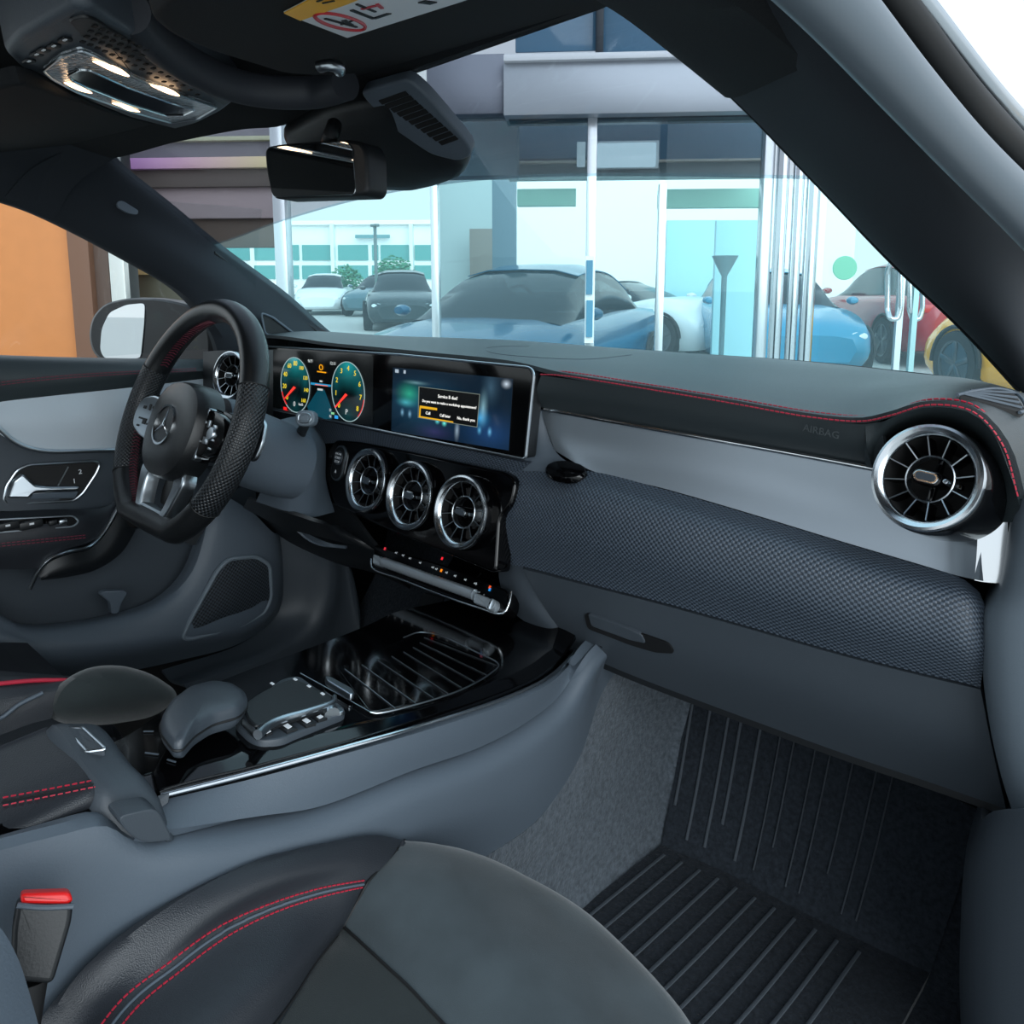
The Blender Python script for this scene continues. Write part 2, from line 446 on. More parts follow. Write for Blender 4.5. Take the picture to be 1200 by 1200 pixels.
# silver trim panel
at = [(633, 480, .80), (660, 485, .80), (740, 498, .80), (850, 517, .80), (940, 534, .80), (1030, 551, .80), (1100, 585, .80), (1152, 604, .785)]
am = [(640, 500, .798), (674, 520, .795), (760, 535, .795), (865, 558, .795), (962, 583, .795), (1055, 606, .793), (1112, 630, .79), (1150, 642, .775)]
ab = [(650, 528, .795), (692, 551, .785), (780, 573, .785), (880, 602, .785), (985, 634, .785), (1080, 662, .783), (1120, 674, .778), (1147, 680, .765)]
obj('trim_panel', loft([LY(at), LY(am), LY(ab)], 70, 10, .008), M['alu'], dash, label='brushed silver trim panel')
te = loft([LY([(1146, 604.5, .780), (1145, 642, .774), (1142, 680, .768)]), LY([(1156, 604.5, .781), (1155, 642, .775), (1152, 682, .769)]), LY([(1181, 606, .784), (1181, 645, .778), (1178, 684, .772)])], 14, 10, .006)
obj('trim_end', te, M['chrome'], dash, label='end of the trim panel in brighter silver, imitating sky reflection')  # brighter metal than the panel, imitating the sky reflected in this end
# corner between the display and the silver trim
obj('display_shoulder', loft([LY([(622, 438, .79), (618, 500, .785), (602, 557, .788)]), LY([(634, 478, .80), (642, 530, .795), (650, 560, .788)]), LY([(634.5, 481, .802), (652, 530, .797), (694, 555, .786)])], 20, 10, .005), M['plastic2'], dash)
# knit-grain lower pad
kt = [(598, 551, .787), (645, 553, .787), (690, 552, .785), (780, 574, .783), (880, 603, .783), (985, 635, .783), (1080, 663, .781), (1128, 678, .778), (1148, 694, .775)]
k1 = [(594, 580, .772), (642, 580, .765), (690, 580, .752), (780, 600, .745), (880, 627, .745), (985, 660, .745), (1080, 689, .745), (1136, 703, .748), (1155, 714, .757)]
k2 = [(588, 618, .768), (630, 622, .755), (690, 632, .742), (780, 652, .733), (880, 680, .733), (985, 712, .733), (1080, 738, .735), (1136, 752, .738), (1155, 757, .748)]
kb = [(586, 662, .775), (612, 664, .77), (690, 684, .765), (780, 707, .762), (880, 735, .762), (985, 765, .762), (1080, 789, .762), (1128, 800, .762), (1149, 806, .765)]
obj('knit_panel', loft([LY(kt), LY(k1), LY(k2), LY(kb)], 110, 26, .008), M['knit'], dash, label='woven-grain lower dash panel')
# flush oval sensor cover on the knit panel
oc = P(663, 551.5, y=.776)
obj('oval_cover', lathe([(0, .0035), (.03, .003), (.033, 0), (.033, -.006)], oc, (0, -.45, .9), 40, sy=.55, up=(0, 1, 0)), M['piano'], dash, label='glossy black oval cover')
# ledge between display and centre vents
lt = [(300, 478, .79), (340, 485, .785), (400, 498, .782), (480, 514, .782), (560, 530, .782), (620, 543, .782)]
lb = [(330, 520, .80), (376, 520, .80), (420, 519, .795), (480, 531, .792), (545, 545, .79), (604, 558, .788)]
obj('display_ledge', loft([LY(lt), LY(lb)], 50, 4, .01), M['knit'], dash)
obj('driver_end_panel', loft([LY([(238, 412, .66), (275, 410, .68), (320, 410, .74)]), LY([(238, 445, .65), (275, 447, .665), (320, 450, .73)]), LY([(238, 500, .66), (275, 505, .67), (320, 505, .74)])], 16, 8, .006), M['dark'], dash)
# glove box
gb = thing  # (a part of the dashboard, below)
gt = [(613, 667, .770), (690, 687, .767), (780, 710, .765), (880, 738, .764), (985, 768, .764), (1080, 792, .764), (1149, 808, .766)]
gm = [(640, 715, .785), (705, 737, .782), (790, 764, .780), (890, 795, .779), (993, 828, .778), (1086, 857, .778), (1164, 883, .78)]
gl = [(672, 762, .825), (735, 789, .822), (808, 817, .82), (900, 851, .82), (1000, 887, .82), (1090, 917, .82), (1179, 948, .82)]
g3, gm3, gl3 = LY(gt), LY(gm), LY(gl)
bm = loft([g3, gm3, gl3], 70, 16, .01)
GB = obj('glove_box', bm, M['plastic'], dash)
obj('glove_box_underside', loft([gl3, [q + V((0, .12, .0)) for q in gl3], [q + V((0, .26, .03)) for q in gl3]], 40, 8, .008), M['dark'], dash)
go = (P(735, 740, y=.779)); gn = V((0, -.96, -.28)).normalized()
hp = [PP(a, b, go, gn) for a, b in ((686, 717), (742, 737), (785, 752), (792, 764), (770, 763), (740, 754), (690, 735))]
obj('handle_recess', prism(roundpoly(hp, .006), -gn * .0005 + gn * .004, .001), M['black'], GB)
hp2 = [PP(a, b, go + gn * .005, gn) for a, b in ((688, 719), (738, 737), (752, 744), (757, 755), (738, 751), (692, 734))]
obj('handle', prism(roundpoly(hp2, .005), -gn * .009, .002), M['plastic'], GB)
obj('centre_side_trim', loft([LY([(584, 655, .786), (586, 685, .787), (600, 716, .79), (655, 752, .80), (676, 770, .84)]), LY([(598, 660, .775), (608, 690, .776), (632, 722, .782), (665, 755, .815), (682, 772, .84)]), LY([(611, 664, .772), (640, 712, .786), (655, 737, .80), (674, 762, .826), (690, 771, .84)])], 24, 10, .006), M['plastic'], dash)
# right-hand end of the dash, by the door opening
e0 = [(1194, 572), (1184, 610), (1169, 688), (1151, 712), (1150, 770), (1158, 840), (1172, 905), (1186, 950)]
e1 = [(1206, 582), (1194, 622), (1180, 692), (1163, 722), (1161, 772), (1169, 842), (1183, 905), (1198, 948)]
e2 = [(1290, 590), (1290, 640), (1285, 700), (1285, 730), (1285, 780), (1285, 850), (1285, 910), (1285, 955)]
e0 = L(e0, y=.775); e1 = L(e1, y=.735); e2 = L(e2, y=.72)
obj('end_panel', loft([[q + V((.006, .30, 0)) for q in e0], e0, e1, [a.lerp(b, .3) + V((0, -.008, 0)) for a, b in zip(e1, e2)], e2], 46, 22, .006), M['endtrim'], dash)
# corner demister grille and centre loudspeaker lid on the top pad
def topq(px, py, dz=.0): # on the pad crest
    return P(px, py, z=1.005 + dz)
gr = [(1121, 468), (1140, 463), (1172, 461), (1186, 466), (1197, 484), (1190, 487)]
tsk = skin_of(TPD)
GRL = obj('demister_grille', prism(roundpoly([hit(tsk, a, b, .0045) for a, b in gr], .006), (0, 0, -.006)), M['void'], dash)
slb = bmesh.new()
for k in range(4):
    t = .08 + k / 3.6
    a = V((1126 + 10 * t, 468 - 4.5 * t, 0)); b = V((1193 - 8 * t, 484 - 20 * t, 0))
    bar(hit(tsk, a.x, a.y, .0055), hit(tsk, b.x, b.y, .0055), .0010, .002, bm=slb)
obj('slat', slb, M['plastic2'], GRL)
spk = [(560, 411), (600, 406), (680, 409), (735, 415), (700, 421), (630, 419)]
obj('speaker_lid_seam', tube(hits(tsk, [(740, 416), (690, 421), (630, 419), (575, 413), (568, 409), (580, 406.5), (620, 406)], .0002, 50), .0005, segs=6), M['plastic'], dash, label='outline of the centre speaker lid')
obj('grille_rim', tube([hit(tsk, a, b, .005) for a, b in ((1120, 469), (1140, 464), (1172, 461.5), (1187, 466), (1198, 484), (1190, 488))], .0016, 40, segs=8), M['plastic2'], GRL)
# embossed AIRBAG
ao = P(962, 506, y=.7665); ax = (P(985, 511.5, y=.7665) - P(940, 501, y=.7665)).normalized()
obj('airbag_mark', text_bm('AIRBAG', .0105, ao, ax, (0, .2, 1), .0004), M['fpad'], dash, label='embossed word AIRBAG')
# ------------------------------------------------------------------ wide display
dn = V((0, -.995, .10)).normalized(); do = P(613, 480, y=.765)
D = lambda px, py, h=0.: PP(px, py, do + dn * h, dn)
disp = thing('display_unit', 'wide black twin-screen display with glowing dials and a service message, on the dashboard', 'display', (-.27, .79, .89))
oc_ = [D(312, 406), D(470, 416), D(627, 431.5), D(616, 538), D(470, 509), D(310, 476)]
rad = [.004, .004, .016, .006, .004, .004]
ol = roundpoly(oc_, rad, 6)
obj('housing', prism([q - dn * .002 for q in ol], -dn * .02, .003), M['dark'], disp)
ctr = sum(ol, V()) / len(ol)
obj('bezel', tube([q for q in ol], .0022, closed=True, segs=8), M['satin'], disp, label='thin silver rim')
obj('glass_panel', prism([ctr + (q - ctr) * .992 + dn * .0015 for q in ol], -dn * .003, .0004), M['piano'], disp, label='glossy black glass panel')
dx = (D(599, 443) - D(460, 430)).normalized(); dx = (dx - dn * dx.dot(dn)).normalized(); dy = dn.cross(dx)
H1, H2, H3, H4 = .0021, .0025, .0029, .0033
def quad(px, h): return [D(a, b, h) for a, b in px]
def plate(px, h, dep=.0004, r=0): 
    q = quad(px, h)
    if r: q = roundpoly(q, r, 4)
    return prism(q, -dn * dep)
def plates(bm, px, h, dep=.0003): return prism(quad(px, h), -dn * dep, 0, bm)
# media screen: dark blue picture with soft lights
def screen_mat(name, base, blobs, st):
    m = bpy.data.materials.new(name); m.use_nodes = True; nt = m.node_tree; b = nt.nodes['Principled BSDF']
    b.inputs['Base Color'].default_value = (.004, .005, .007, 1); b.inputs['Roughness'].default_value = .1
    tc = nd(nt, 'ShaderNodeTexCoord'); cur = None
    rgb = nd(nt, 'ShaderNodeRGB'); rgb.outputs[0].default_value = lin(base); cur = rgb.outputs[0]
    for (u, v, su, sv, c, a) in blobs:
        mp = nd(nt, 'ShaderNodeMapping'); mp.vector_type = 'POINT'
        mp.inputs['Scale'].default_value = (1 / su, 1 / sv, 0); mp.inputs['Location'].default_value = (-u / su, -v / sv, 0)
        nt.links.new(tc.outputs['UV'], mp.inputs['Vector'])
        g = nd(nt, 'ShaderNodeTexGradient', gradient_type='QUADRATIC_SPHERE'); nt.links.new(mp.outputs[0], g.inputs[0])
        k = nd(nt, 'ShaderNodeVectorMath', operation='SCALE'); k.inputs[0].default_value = [x * a for x in lin(c)[:3]]
        nt.links.new(g.outputs['Fac'], k.inputs['Scale'])
        ad = nd(nt, 'ShaderNodeVectorMath', operation='ADD'); nt.links.new(cur, ad.inputs[0]); nt.links.new(k.outputs[0], ad.inputs[1]); cur = ad.outputs[0]
    nt.links.new(cur, b.inputs['Emission Color']); b.inputs['Emission Strength'].default_value = st
    return m
def uvplate(px4, h):
    """thin lit plate with 0..1 UV, corners TL TR BR BL"""
    bm = bmesh.new(); q = quad(px4, h); uvl = bm.loops.layers.uv.verify()
    a = [bm.verts.new(p) for p in q]; b = [bm.verts.new(p - dn * .0006) for p in q]
    f = bm.faces.new(a[::-1])
    for lp in f.loops:
        i = a.index(lp.vert); lp[uvl].uv = ((0, 1), (1, 1), (1, 0), (0, 0))[i]
    for i in range(4): bm.faces.new((a[i], a[(i + 1) % 4], b[(i + 1) % 4], b[i]))
    return bm
S4 = [(460.5, 430.5), (601, 444), (596, 528), (458.5, 505)]
def SU(u, v):  # photo position of a screen coordinate (u right, v up)
    a = V((*S4[0], 0)).lerp(V((*S4[1], 0)), u); b = V((*S4[3], 0)).lerp(V((*S4[2], 0)), u); q = b.lerp(a, v); return q.x, q.y
blobs = [(.16, .62, .16, .25, '30c890', .55), (.13, .48, .12, .10, '60d0e0', .5), (.22, .80, .16, .05, 'a0d8e0', .35), (.79, .55, .05, .35, 'a8e0f0', .5), (.77, .40, .10, .2, '30a0d8', .8),
         (.84, .85, .1, .4, '5a8098', .35), (.42, .27, .03, .07, '70f0f0', 1.1), (.48, .25, .03, .07, '70f0e0', 1.2), (.10, .32, .025, .09, '90c8e8', .7), (.17, .31, .025, .09, '90c8e8', .7),
         (.77, .22, .025, .09, '60b8e0', .8), (.85, .22, .025, .10, '70c0e8', .8), (.59, .17, .03, .22, 'c0d8e8', .55), (.4, .1, .25, .2, '503880', .3), (.955, .92, .05, .09, 'e0f0ff', .8), (.3, .5, .5, .6, '1c5878', .6), (.85, .2, .4, .5, '204880', .6)]
SCR = obj('media_screen', uvplate(S4, H1), screen_mat('media_picture', '0b1d2c', blobs, 1.0), disp, label='lit media screen showing a service message', flat=True)
pu = [(491.5, 453.5), (561.5, 462.5), (558.5, 500), (490.5, 489)]
fr_ = [(490.5, 452.7), (562.3, 461.8), (559.2, 501), (489.6, 489.6)]
POP = obj('message_box', plate(fr_, H2, .0003), G('8f9a90', .6), SCR, flat=True)
obj('message_field', plate(pu, H3, .0003), G('0b0d0e', .6), SCR, flat=True)
bm = bmesh.new()
plates(bm, [(491.8, 475.2), (512, 478.2), (512, 481), (491.8, 478)], H4); plates(bm, [(490.8, 487.3), (531, 494), (531, 495.4), (490.8, 489)], H4); plates(bm, [(491.6, 477), (493, 477.2), (492.4, 489), (490.9, 488.8)], H4)
obj('highlight', bm, G('e8b020', 1.), SCR, flat=True)
bm = text_bm('Service B due!', .0072, D(524.5, 465.7, H4), dx, dy, .0002)
bm = text_bm('Do you want to make a workshop appointment?', .0058, D(525.5, 473.7, H4), dx, dy, .0002, bm=bm)
bm = text_bm('Call', .0066, D(501.5, 484.3, H4), dx, dy, .0002, bm=bm)
bm = text_bm('Call later', .0062, D(521.5, 487.5, H4), dx, dy, .0002, bm=bm)
bm = text_bm('No, thank you', .0062, D(546, 491.3, H4), dx, dy, .0002, bm=bm)
obj('message_text', bm, G('f4f4f0', 1.2), SCR, label='white words asking about a workshop appointment', flat=True)
bm = bmesh.new()
plates(bm, [(463, 432.5), (467, 433), (467, 437), (463, 436.5)], H2); plates(bm, [(473, 433.7), (475.4, 434), (475.2, 438), (472.8, 437.6)], H2)
obj('status_icon', bm, G('b0c0d0', .9), SCR, flat=True)
# instrument cluster
CLU = obj('instrument_screen', plate([(318, 409), (420, 416.5), (437, 418), (436, 497), (420, 497), (318, 476)], H1 - .0003, .0003), G('05090a', .5), disp, label='lit instrument cluster with two round dials', flat=True)
def ell(cx, cy, rx, ry, n=40, tilt=.19, a0=0, a1=360):
    o = []
    for k in range(n + (a1 - a0 < 360)):
        a = math.radians(a0 + (a1 - a0) * k / n); x = rx * math.cos(a); o.append((cx + x, cy + x * tilt - ry * math.sin(a)))
    return o
dialblobs = [(.5, .95, .75, .55, '1c8c90', 1.2), (.5, .1, .5, .35, '0c3c40', .9), (.85, .6, .3, .4, '126870', .5), (.12, .6, .3, .4, '126870', .4)]
def dial(cx, cy, rx, ry, nums, na0, na1, needle, red):
    bm = bmesh.new(); uvl = bm.loops.layers.uv.verify(); e = ell(cx, cy, rx, ry)
    a = [bm.verts.new(D(x, y, H2)) for x, y in e]; b = [bm.verts.new(D(x, y, H2 - .0003)) for x, y in e]
    f = bm.faces.new(a)
    for lp in f.loops:
        i = a.index(lp.vert); t = 2 * PI * i / len(a); lp[uvl].uv = (.5 + .5 * math.cos(t), .5 + .5 * math.sin(t))
    for i in range(len(a)): bm.faces.new((a[i], b[i], b[(i + 1) % len(a)], a[(i + 1) % len(a)]))
    d = obj('dial', bm, screen_mat('dial_face', '020506', dialblobs, .95), CLU, flat=True)
    bm = tube([D(x, y, H3) for x, y in ell(cx, cy, rx, ry, 48)], .00075, closed=True, segs=6)
    d2 = d
    obj('dial_rim', bm, G('a8c4c8', .8), CLU)
    bm = bmesh.new()
    for k, s in enumerate(nums):
        t = na0 + (na1 - na0) * k / (len(nums) - 1)
        x, y = ell(cx, cy, rx * .76, ry * .78, 1, a0=t, a1=t + 1)[0]
        text_bm(s, .0125 if len(s) < 3 else .0098, D(x, y, H4), dx, dy, .0002, bm=bm)
    obj('dial_number', bm, G('e8d030', 1.1), CLU, label='yellow dial numbers', flat=True)
    (x0, y0), (x1, y1) = needle
    bm = prism([D(x0 - .9, y0 - .9, H4 + .0006), D(x0 + 1.3, y0 + .9, H4 + .0006), D(x1 + .6, y1 + .3, H4 + .0006), D(x1 - .6, y1 - .3, H4 + .0006)], -dn * .0004)
    obj('needle', bm, G('ff3c30', 1.3), CLU, flat=True)
    bm = tube([D(x, y, H3 + .0002) for x, y in ell(cx, cy, rx * .98, ry * .98, 20, a0=red[0], a1=red[1])], .0011, segs=6)
    obj('red_zone', bm, G('e02828', .9), CLU)
    return d
dial(346, 451, 16.8, 32, ['0', '20', '40', '60', '80', '100', '120', '140', '160'][0:9], 222, -42, ((345, 453.5), (333.5, 467)), (200, 232))
dial(408, 459, 19.2, 34.8, ['0', '1', '2', '3', '4', '5', '6', '7', '8'], 222, -42, ((405.5, 462), (392.5, 477.5)), (-52, -10))
bm = bmesh.new()
plates(bm, [(373, 456), (380, 457), (389, 480), (389, 491), (380, 491), (362, 483), (360, 476)], H2)
obj('road_graphic', bm, G('0a4a5c', .8), CLU, flat=True)
bm = bmesh.new(); plates(bm, [(364, 448), (388, 451), (387.5, 453.4), (364, 450.6)], H3); obj('horizon_line', bm, G('2a90c0', 1.), CLU, flat=True)
bm = bmesh.new(); plates(bm, [(369, 450), (384, 452), (384, 453), (369, 451)], H4); obj('horizon_glow', bm, G('f08070', 1.), CLU, flat=True)
bm = bmesh.new(); plates(bm, [(372, 455), (378, 455.8), (378, 458), (372, 457.2)], H4); obj('lead_car_icon', bm, G('d8e0e0', .8), CLU, flat=True)
bm = bmesh.new(); plates(bm, [(374.5, 445.5), (377.5, 446), (377.5, 448), (374.5, 447.6)], H4); obj('gear_readout', bm, G('d8e0e0', .8), CLU, flat=True)
for s_, sz_, px_, py_ in (('km/h', .007, 352.5, 474), ('0', .0135, 344.8, 473.5), ('P', .0135, 406, 483), ('96°F', .0078, 363.5, 423.3), ('12:11', .0078, 390, 426), ('D', .007, 387, 480.7), ('N', .007, 387, 488)):
    obj('readout', text_bm(s_, sz_, D(px_, py_, H4), dx, dy, .0002), G('d8e0e0', .8), CLU, label='small white readout ' + s_, flat=True)
bm = tube([D(x, y, H4) for x, y in ell(376.2, 430.5, 1.9, 3, 14)], .0008, closed=True, segs=6); plates(bm, [(371.5, 434.6), (382, 436), (382, 437.4), (371.5, 436)], H4)
obj('warning_icon', bm, G('f0a010', 1.1), CLU, label='orange warning symbol')
bm = bmesh.new(); plates(bm, [(332, 476.5), (336, 477.5), (336, 481), (332, 480)], H4); obj('warning_icon', bm, G('ff2020', 1.), CLU, label='red warning symbol', flat=True)
bm = bmesh.new(); plates(bm, [(392, 486.5), (396, 487.3), (396, 491), (392, 490.3)], H4); obj('warning_icon', bm, G('30a0e8', 1.), CLU, label='blue warning symbol', flat=True)
bm = bmesh.new(); plates(bm, [(388, 482.8), (391.5, 483.4), (391.5, 486), (388, 485.4)], H4); obj('warning_icon', bm, G('90d8a0', .9), CLU, label='green warning symbol', flat=True)

# ------------------------------------------------------------------ round air vents
M['bezel'] = mat('vent_chrome', 'd0d5d9', .19, metal=1.)
def make_vent(label, group):
    t = thing('air_vent', label, 'air vent', (0, 0, 0), group)   # local frame: +Z out of the vent
    obj('barrel', lathe([(.046, -.06), (.0495, -.04), (.051, -.008), (.0505, .001), (.049, .004), (.0465, .003), (.045, -.01)], segs=56, caps=(True, False)), M['piano'], t, local=True, label='glossy black outer barrel')
    obj('bezel_ring', lathe([(.0495, .0), (.0500, .0035), (.0490, .0060), (.0465, .0066), (.0440, .0052), (.0415, .0038), (.0395, .0008), (.0388, -.004), (.0395, -.006)], segs=64, closed=True), M['bezel'], t, local=True, label='chrome outer ring')
    obj('duct', lathe([(.0392, .0), (.038, -.012), (.030, -.030), (0, -.034)], segs=40, caps=(False, False)), M['void'], t, local=True)
    bm = bmesh.new()
    for k in range(12):
        a = 2 * PI * (k + .5) / 12; d = V((math.cos(a), math.sin(a), 0))
        bar(d * .0215 + V((0, 0, -.011)), d * .0392 + V((0, 0, -.006)), .0012, .014, up=(0, 0, 1), bev=.0004, bm=bm)
    va = obj('vane', bm, M['piano'], t, local=True, label='ring of radial black vanes')
    bm = bmesh.new()
    for k in range(12):
        a = 2 * PI * (k + .5) / 12; d = V((math.cos(a), math.sin(a), 0))
        bar(d * .0215 + V((0, 0, -.0038)), d * .0390 + V((0, 0, .0012)), .0011, .0012, up=(0, 0, 1), bm=bm)
    obj('vane_edge', bm, M['satin'], va, local=True, label='silver vane edges')
    obj('inner_ring', lathe([(.0222, -.012), (.0222, -.0034), (.0214, -.0026), (.0206, -.0034), (.0206, -.012)], segs=40, closed=True), M['satin'], t, local=True)
    bm = bmesh.new()
    box((0, 0, -.014), (.05, .005, .006), bev=.001, bm=bm); box((0, 0, -.016), (.005, .05, .006), bev=.001, bm=bm)
    obj('cross_bar', bm, M['piano'], t, local=True)
    bm = prism([V((x, y, .003)) for x, y in rrect(.027, .0135, .0065, 6)], (0, 0, -.016), .002)
    hub = obj('hub', bm, M['piano'], t, local=True)
    bm = prism([V((x, y, .0042)) for x, y in rrect(.0225, .0105, .0052, 6)], (0, 0, -.003), .0006)
    obj('hub_rim', bm, M['chrome'], hub, local=True)
    bm = prism([V((x, y, .0048)) for x, y in rrect(.0185, .0070, .0034, 6)], (0, 0, -.003), .0006)
    obj('hub_pad', bm, M['plastic'], hub, local=True)
    obj('adjuster', lathe([(0, .0035), (.0022, .0025), (.003, -.008), (.003, -.012)], c=(.017, 0, 0), segs=14), M['satin'], t, local=True)
    return t
def set_vent(t, c, n, s):
    x, y, z = frame(n)
    t.matrix_world = Matrix.Translation(c) @ Matrix((x, y, z)).transposed().to_4x4() @ Matrix.Scale(s, 4)
csn = V((-.06, -.96, .27)).normalized()
cso = P(481, 580, y=.765)
CS = lambda px, py, h=0.: PP(px, py, cso + csn * h, csn)
vb = make_vent('large round chrome-ringed air vent at the passenger end of the dashboard', 'round turbine air vents')
sn_ = V((-.30, -.86, .38)).normalized(); sc_ = P(1087, 560, y=.735)
zz = pix(sc_)[2]; set_vent(vb, sc_, sn_, 64.5 * zz / FPX / .05)
for (px, py, hpx, lb) in ((541, 600, 43.5, 'right-hand of three round centre air vents, nearest the knit dash panel'), (481, 580.5, 40.5, 'middle one of three round centre air vents under the display'), (430.5, 563, 37.5, 'left-hand of three round centre air vents, beside the start button')):
    v = copy_tree(vb); v['label'] = lb
    c = CS(px, py, .012); set_vent(v, c, csn, hpx * pix(c)[2] / FPX / .05)
v = copy_tree(vb); v['label'] = 'small round air vent at the driver door end, seen through the steering wheel'
c = P(270, 440, y=.635); set_vent(v, c, V((.12, -.97, .2)).normalized(), 29 * pix(c)[2] / FPX / .05)

# ------------------------------------------------------------------ centre fascia (piano black) and start button
cst = thing('centre_fascia', 'glossy piano-black panel around the three centre air vents', 'panel', (-.15, .79, .70))
co_ = [(393, 515), (420, 517), (480, 529), (545, 543), (592, 553), (605, 563), (600, 590), (585, 606), (581, 673), (540, 656), (464, 625), (392, 592), (381, 560), (384, 528)]
cq = roundpoly([CS(a, b) for a, b in co_], [.012] * 14, 4)
obj('panel', prism(cq, -csn * .03, .004, segs=3), M['piano'], cst)
so = thing('start_button', 'oval chrome-rimmed engine start button left of the centre vents', 'button', CS(396, 560))
def lcs(px, py, h): return CS(px, py, h)
sbx, sby, _ = frame(csn)
sc0 = CS(396, 542.5, .004); hb = 21 * pix(sc0)[2] / FPX; wb = hb * .60
obj('rim', prism([sc0 + sbx * x + sby * y for x, y in rrect(wb * 2, hb * 2, wb * .95, 8)], -csn * .008, .002), M['satin'], so)
obj('face', prism([sc0 + csn * .0012 + sbx * x + sby * y for x, y in rrect(wb * 1.66, hb * 1.78, wb * .8, 8)], -csn * .006, .001), M['dark'], so)
obj('cap', lathe([(0, .0026), (wb * .62, .0022), (wb * .68, .001), (wb * .68, -.004)], sc0 + sby * hb * .28, csn, 30), M['plastic'], so)
bm = text_bm('ENGINE', .0052, sc0 + sby * hb * .5 + csn * .0028, sbx, sby, .0002)
text_bm('START', .0064, sc0 + sby * hb * .28 + csn * .0028, sbx, sby, .0002, bm=bm); text_bm('STOP', .0064, sc0 + sby * hb * .06 + csn * .0028, sbx, sby, .0002, bm=bm)
text_bm('A', .009, sc0 - sby * hb * .5 + csn * .0016, sbx, sby, .0002, bm=bm)
obj('button_text', bm, M['whiteink'], so, flat=True)

# ------------------------------------------------------------------ climate control bar
cbn = V((0, -.80, .60)).normalized(); cbo = P(515, 678, y=.752)
B = lambda px, py, h=0.: PP(px, py, cbo + cbn * h, cbn)
cb = thing('climate_bar', 'chrome-edged climate control bar with a knurled roller and icon keys below the centre vents', 'control panel', (-.14, .78, .65))
oq = roundpoly([B(a, b) for a, b in ((438, 638), (520, 662), (597, 692), (595, 712), (588, 720), (520, 697), (436, 664))], [.006, .002, .010, .008, .008, .002, .008], 4)
obj('housing', prism(oq, -cbn * .03, .003), M['piano'], cb)
obj('rim', tube([B(a, b, .001) for a, b in ((599, 693), (597, 706), (590, 719), (560, 712), (520, 698.5), (470, 679), (436, 665), (435, 655))], .0018, 50), M['chrome'], cb)
bx = (B(590, 706) - B(440, 655)).normalized(); by = cbn.cross(bx)
ra, rb = B(449, 658.5, .004), B(556, 697, .004)
ROL = obj('roller', tube([ra, rb], .0075, 60, segs=16, rfn=lambda t: 1 + .09 * (int(t * 59) % 2)), M['ridge'], cb, label='knurled silver roller')
bm = tube([B(445, 652.5, .006), B(500, 671.5, .006), B(562, 694, .006)], .0013, 20); obj('roller_trim', bm, M['chrome'], cb)
obj('end_key', prism(roundpoly([B(a, b, .006) for a, b in ((437, 649), (449, 653), (447, 664), (436, 660))], .003), -cbn * .01, .002), M['ridge'], cb, label='silver key at the left end')
obj('end_key', prism(roundpoly([B(a, b, .007) for a, b in ((556, 694.5), (573, 700.5), (571, 712), (554, 706))], .003), -cbn * .01, .002), M['ridge'], cb, label='silver key beside the knob')
kc = B(578, 710, .005)
kn = obj('knob', lathe([(.0085, -.006), (.0085, .006), (.0075, .008), (0, .008)], kc, cbn, 24), M['ridge'], cb)
obj('knob_grip', box(kc + cbn * .009, (.003, .013, .003), Matrix((bx, by, cbn)).transposed(), .0008), M['chrome'], kn)
icons = [(464, 648), (472, 651), (480, 654.5), (492, 659.5), (507, 665), (511, 667), (523, 671), (533, 675), (545, 679.5), (557, 684)]
for i, (a, b) in enumerate(icons):
    ib = bmesh.new(); w = .0055 if i in (4, 9) else .004; RB = Matrix((bx, by, cbn)).transposed()
    box(B(a, b, .0012), (w, .0012, .0006), RB, bm=ib); box(B(a + .9, b, .0012), (.0012, .0034, .0006), RB, bm=ib); box(B(a - .5, b - .4, .0012), (.0011, .0022, .0006), RB, bm=ib)
    obj('key_icon', ib, M['whiteink'], cb, flat=True)
def lit(px, py, c, lb): obj('indicator', box(B(px, py, .0012), (.0035, .0045, .0006), Matrix((bx, by, cbn)).transposed()), G(c, 1.1), cb, label=lb, flat=True)
lit(517, 668.5, 'ff8a10', 'lit orange indicator'); lit(451, 643, 'd03040', 'red indicator at the left end'); lit(574, 688, 'e05020', 'red indicator at the right end'); lit(573.8, 690.8, '2090e0', 'blue indicator'); lit(497.5, 675.5, 'e03060', 'red indicator on the roller'); lit(518, 654.5, 'e02030', 'red indicator above the icons')
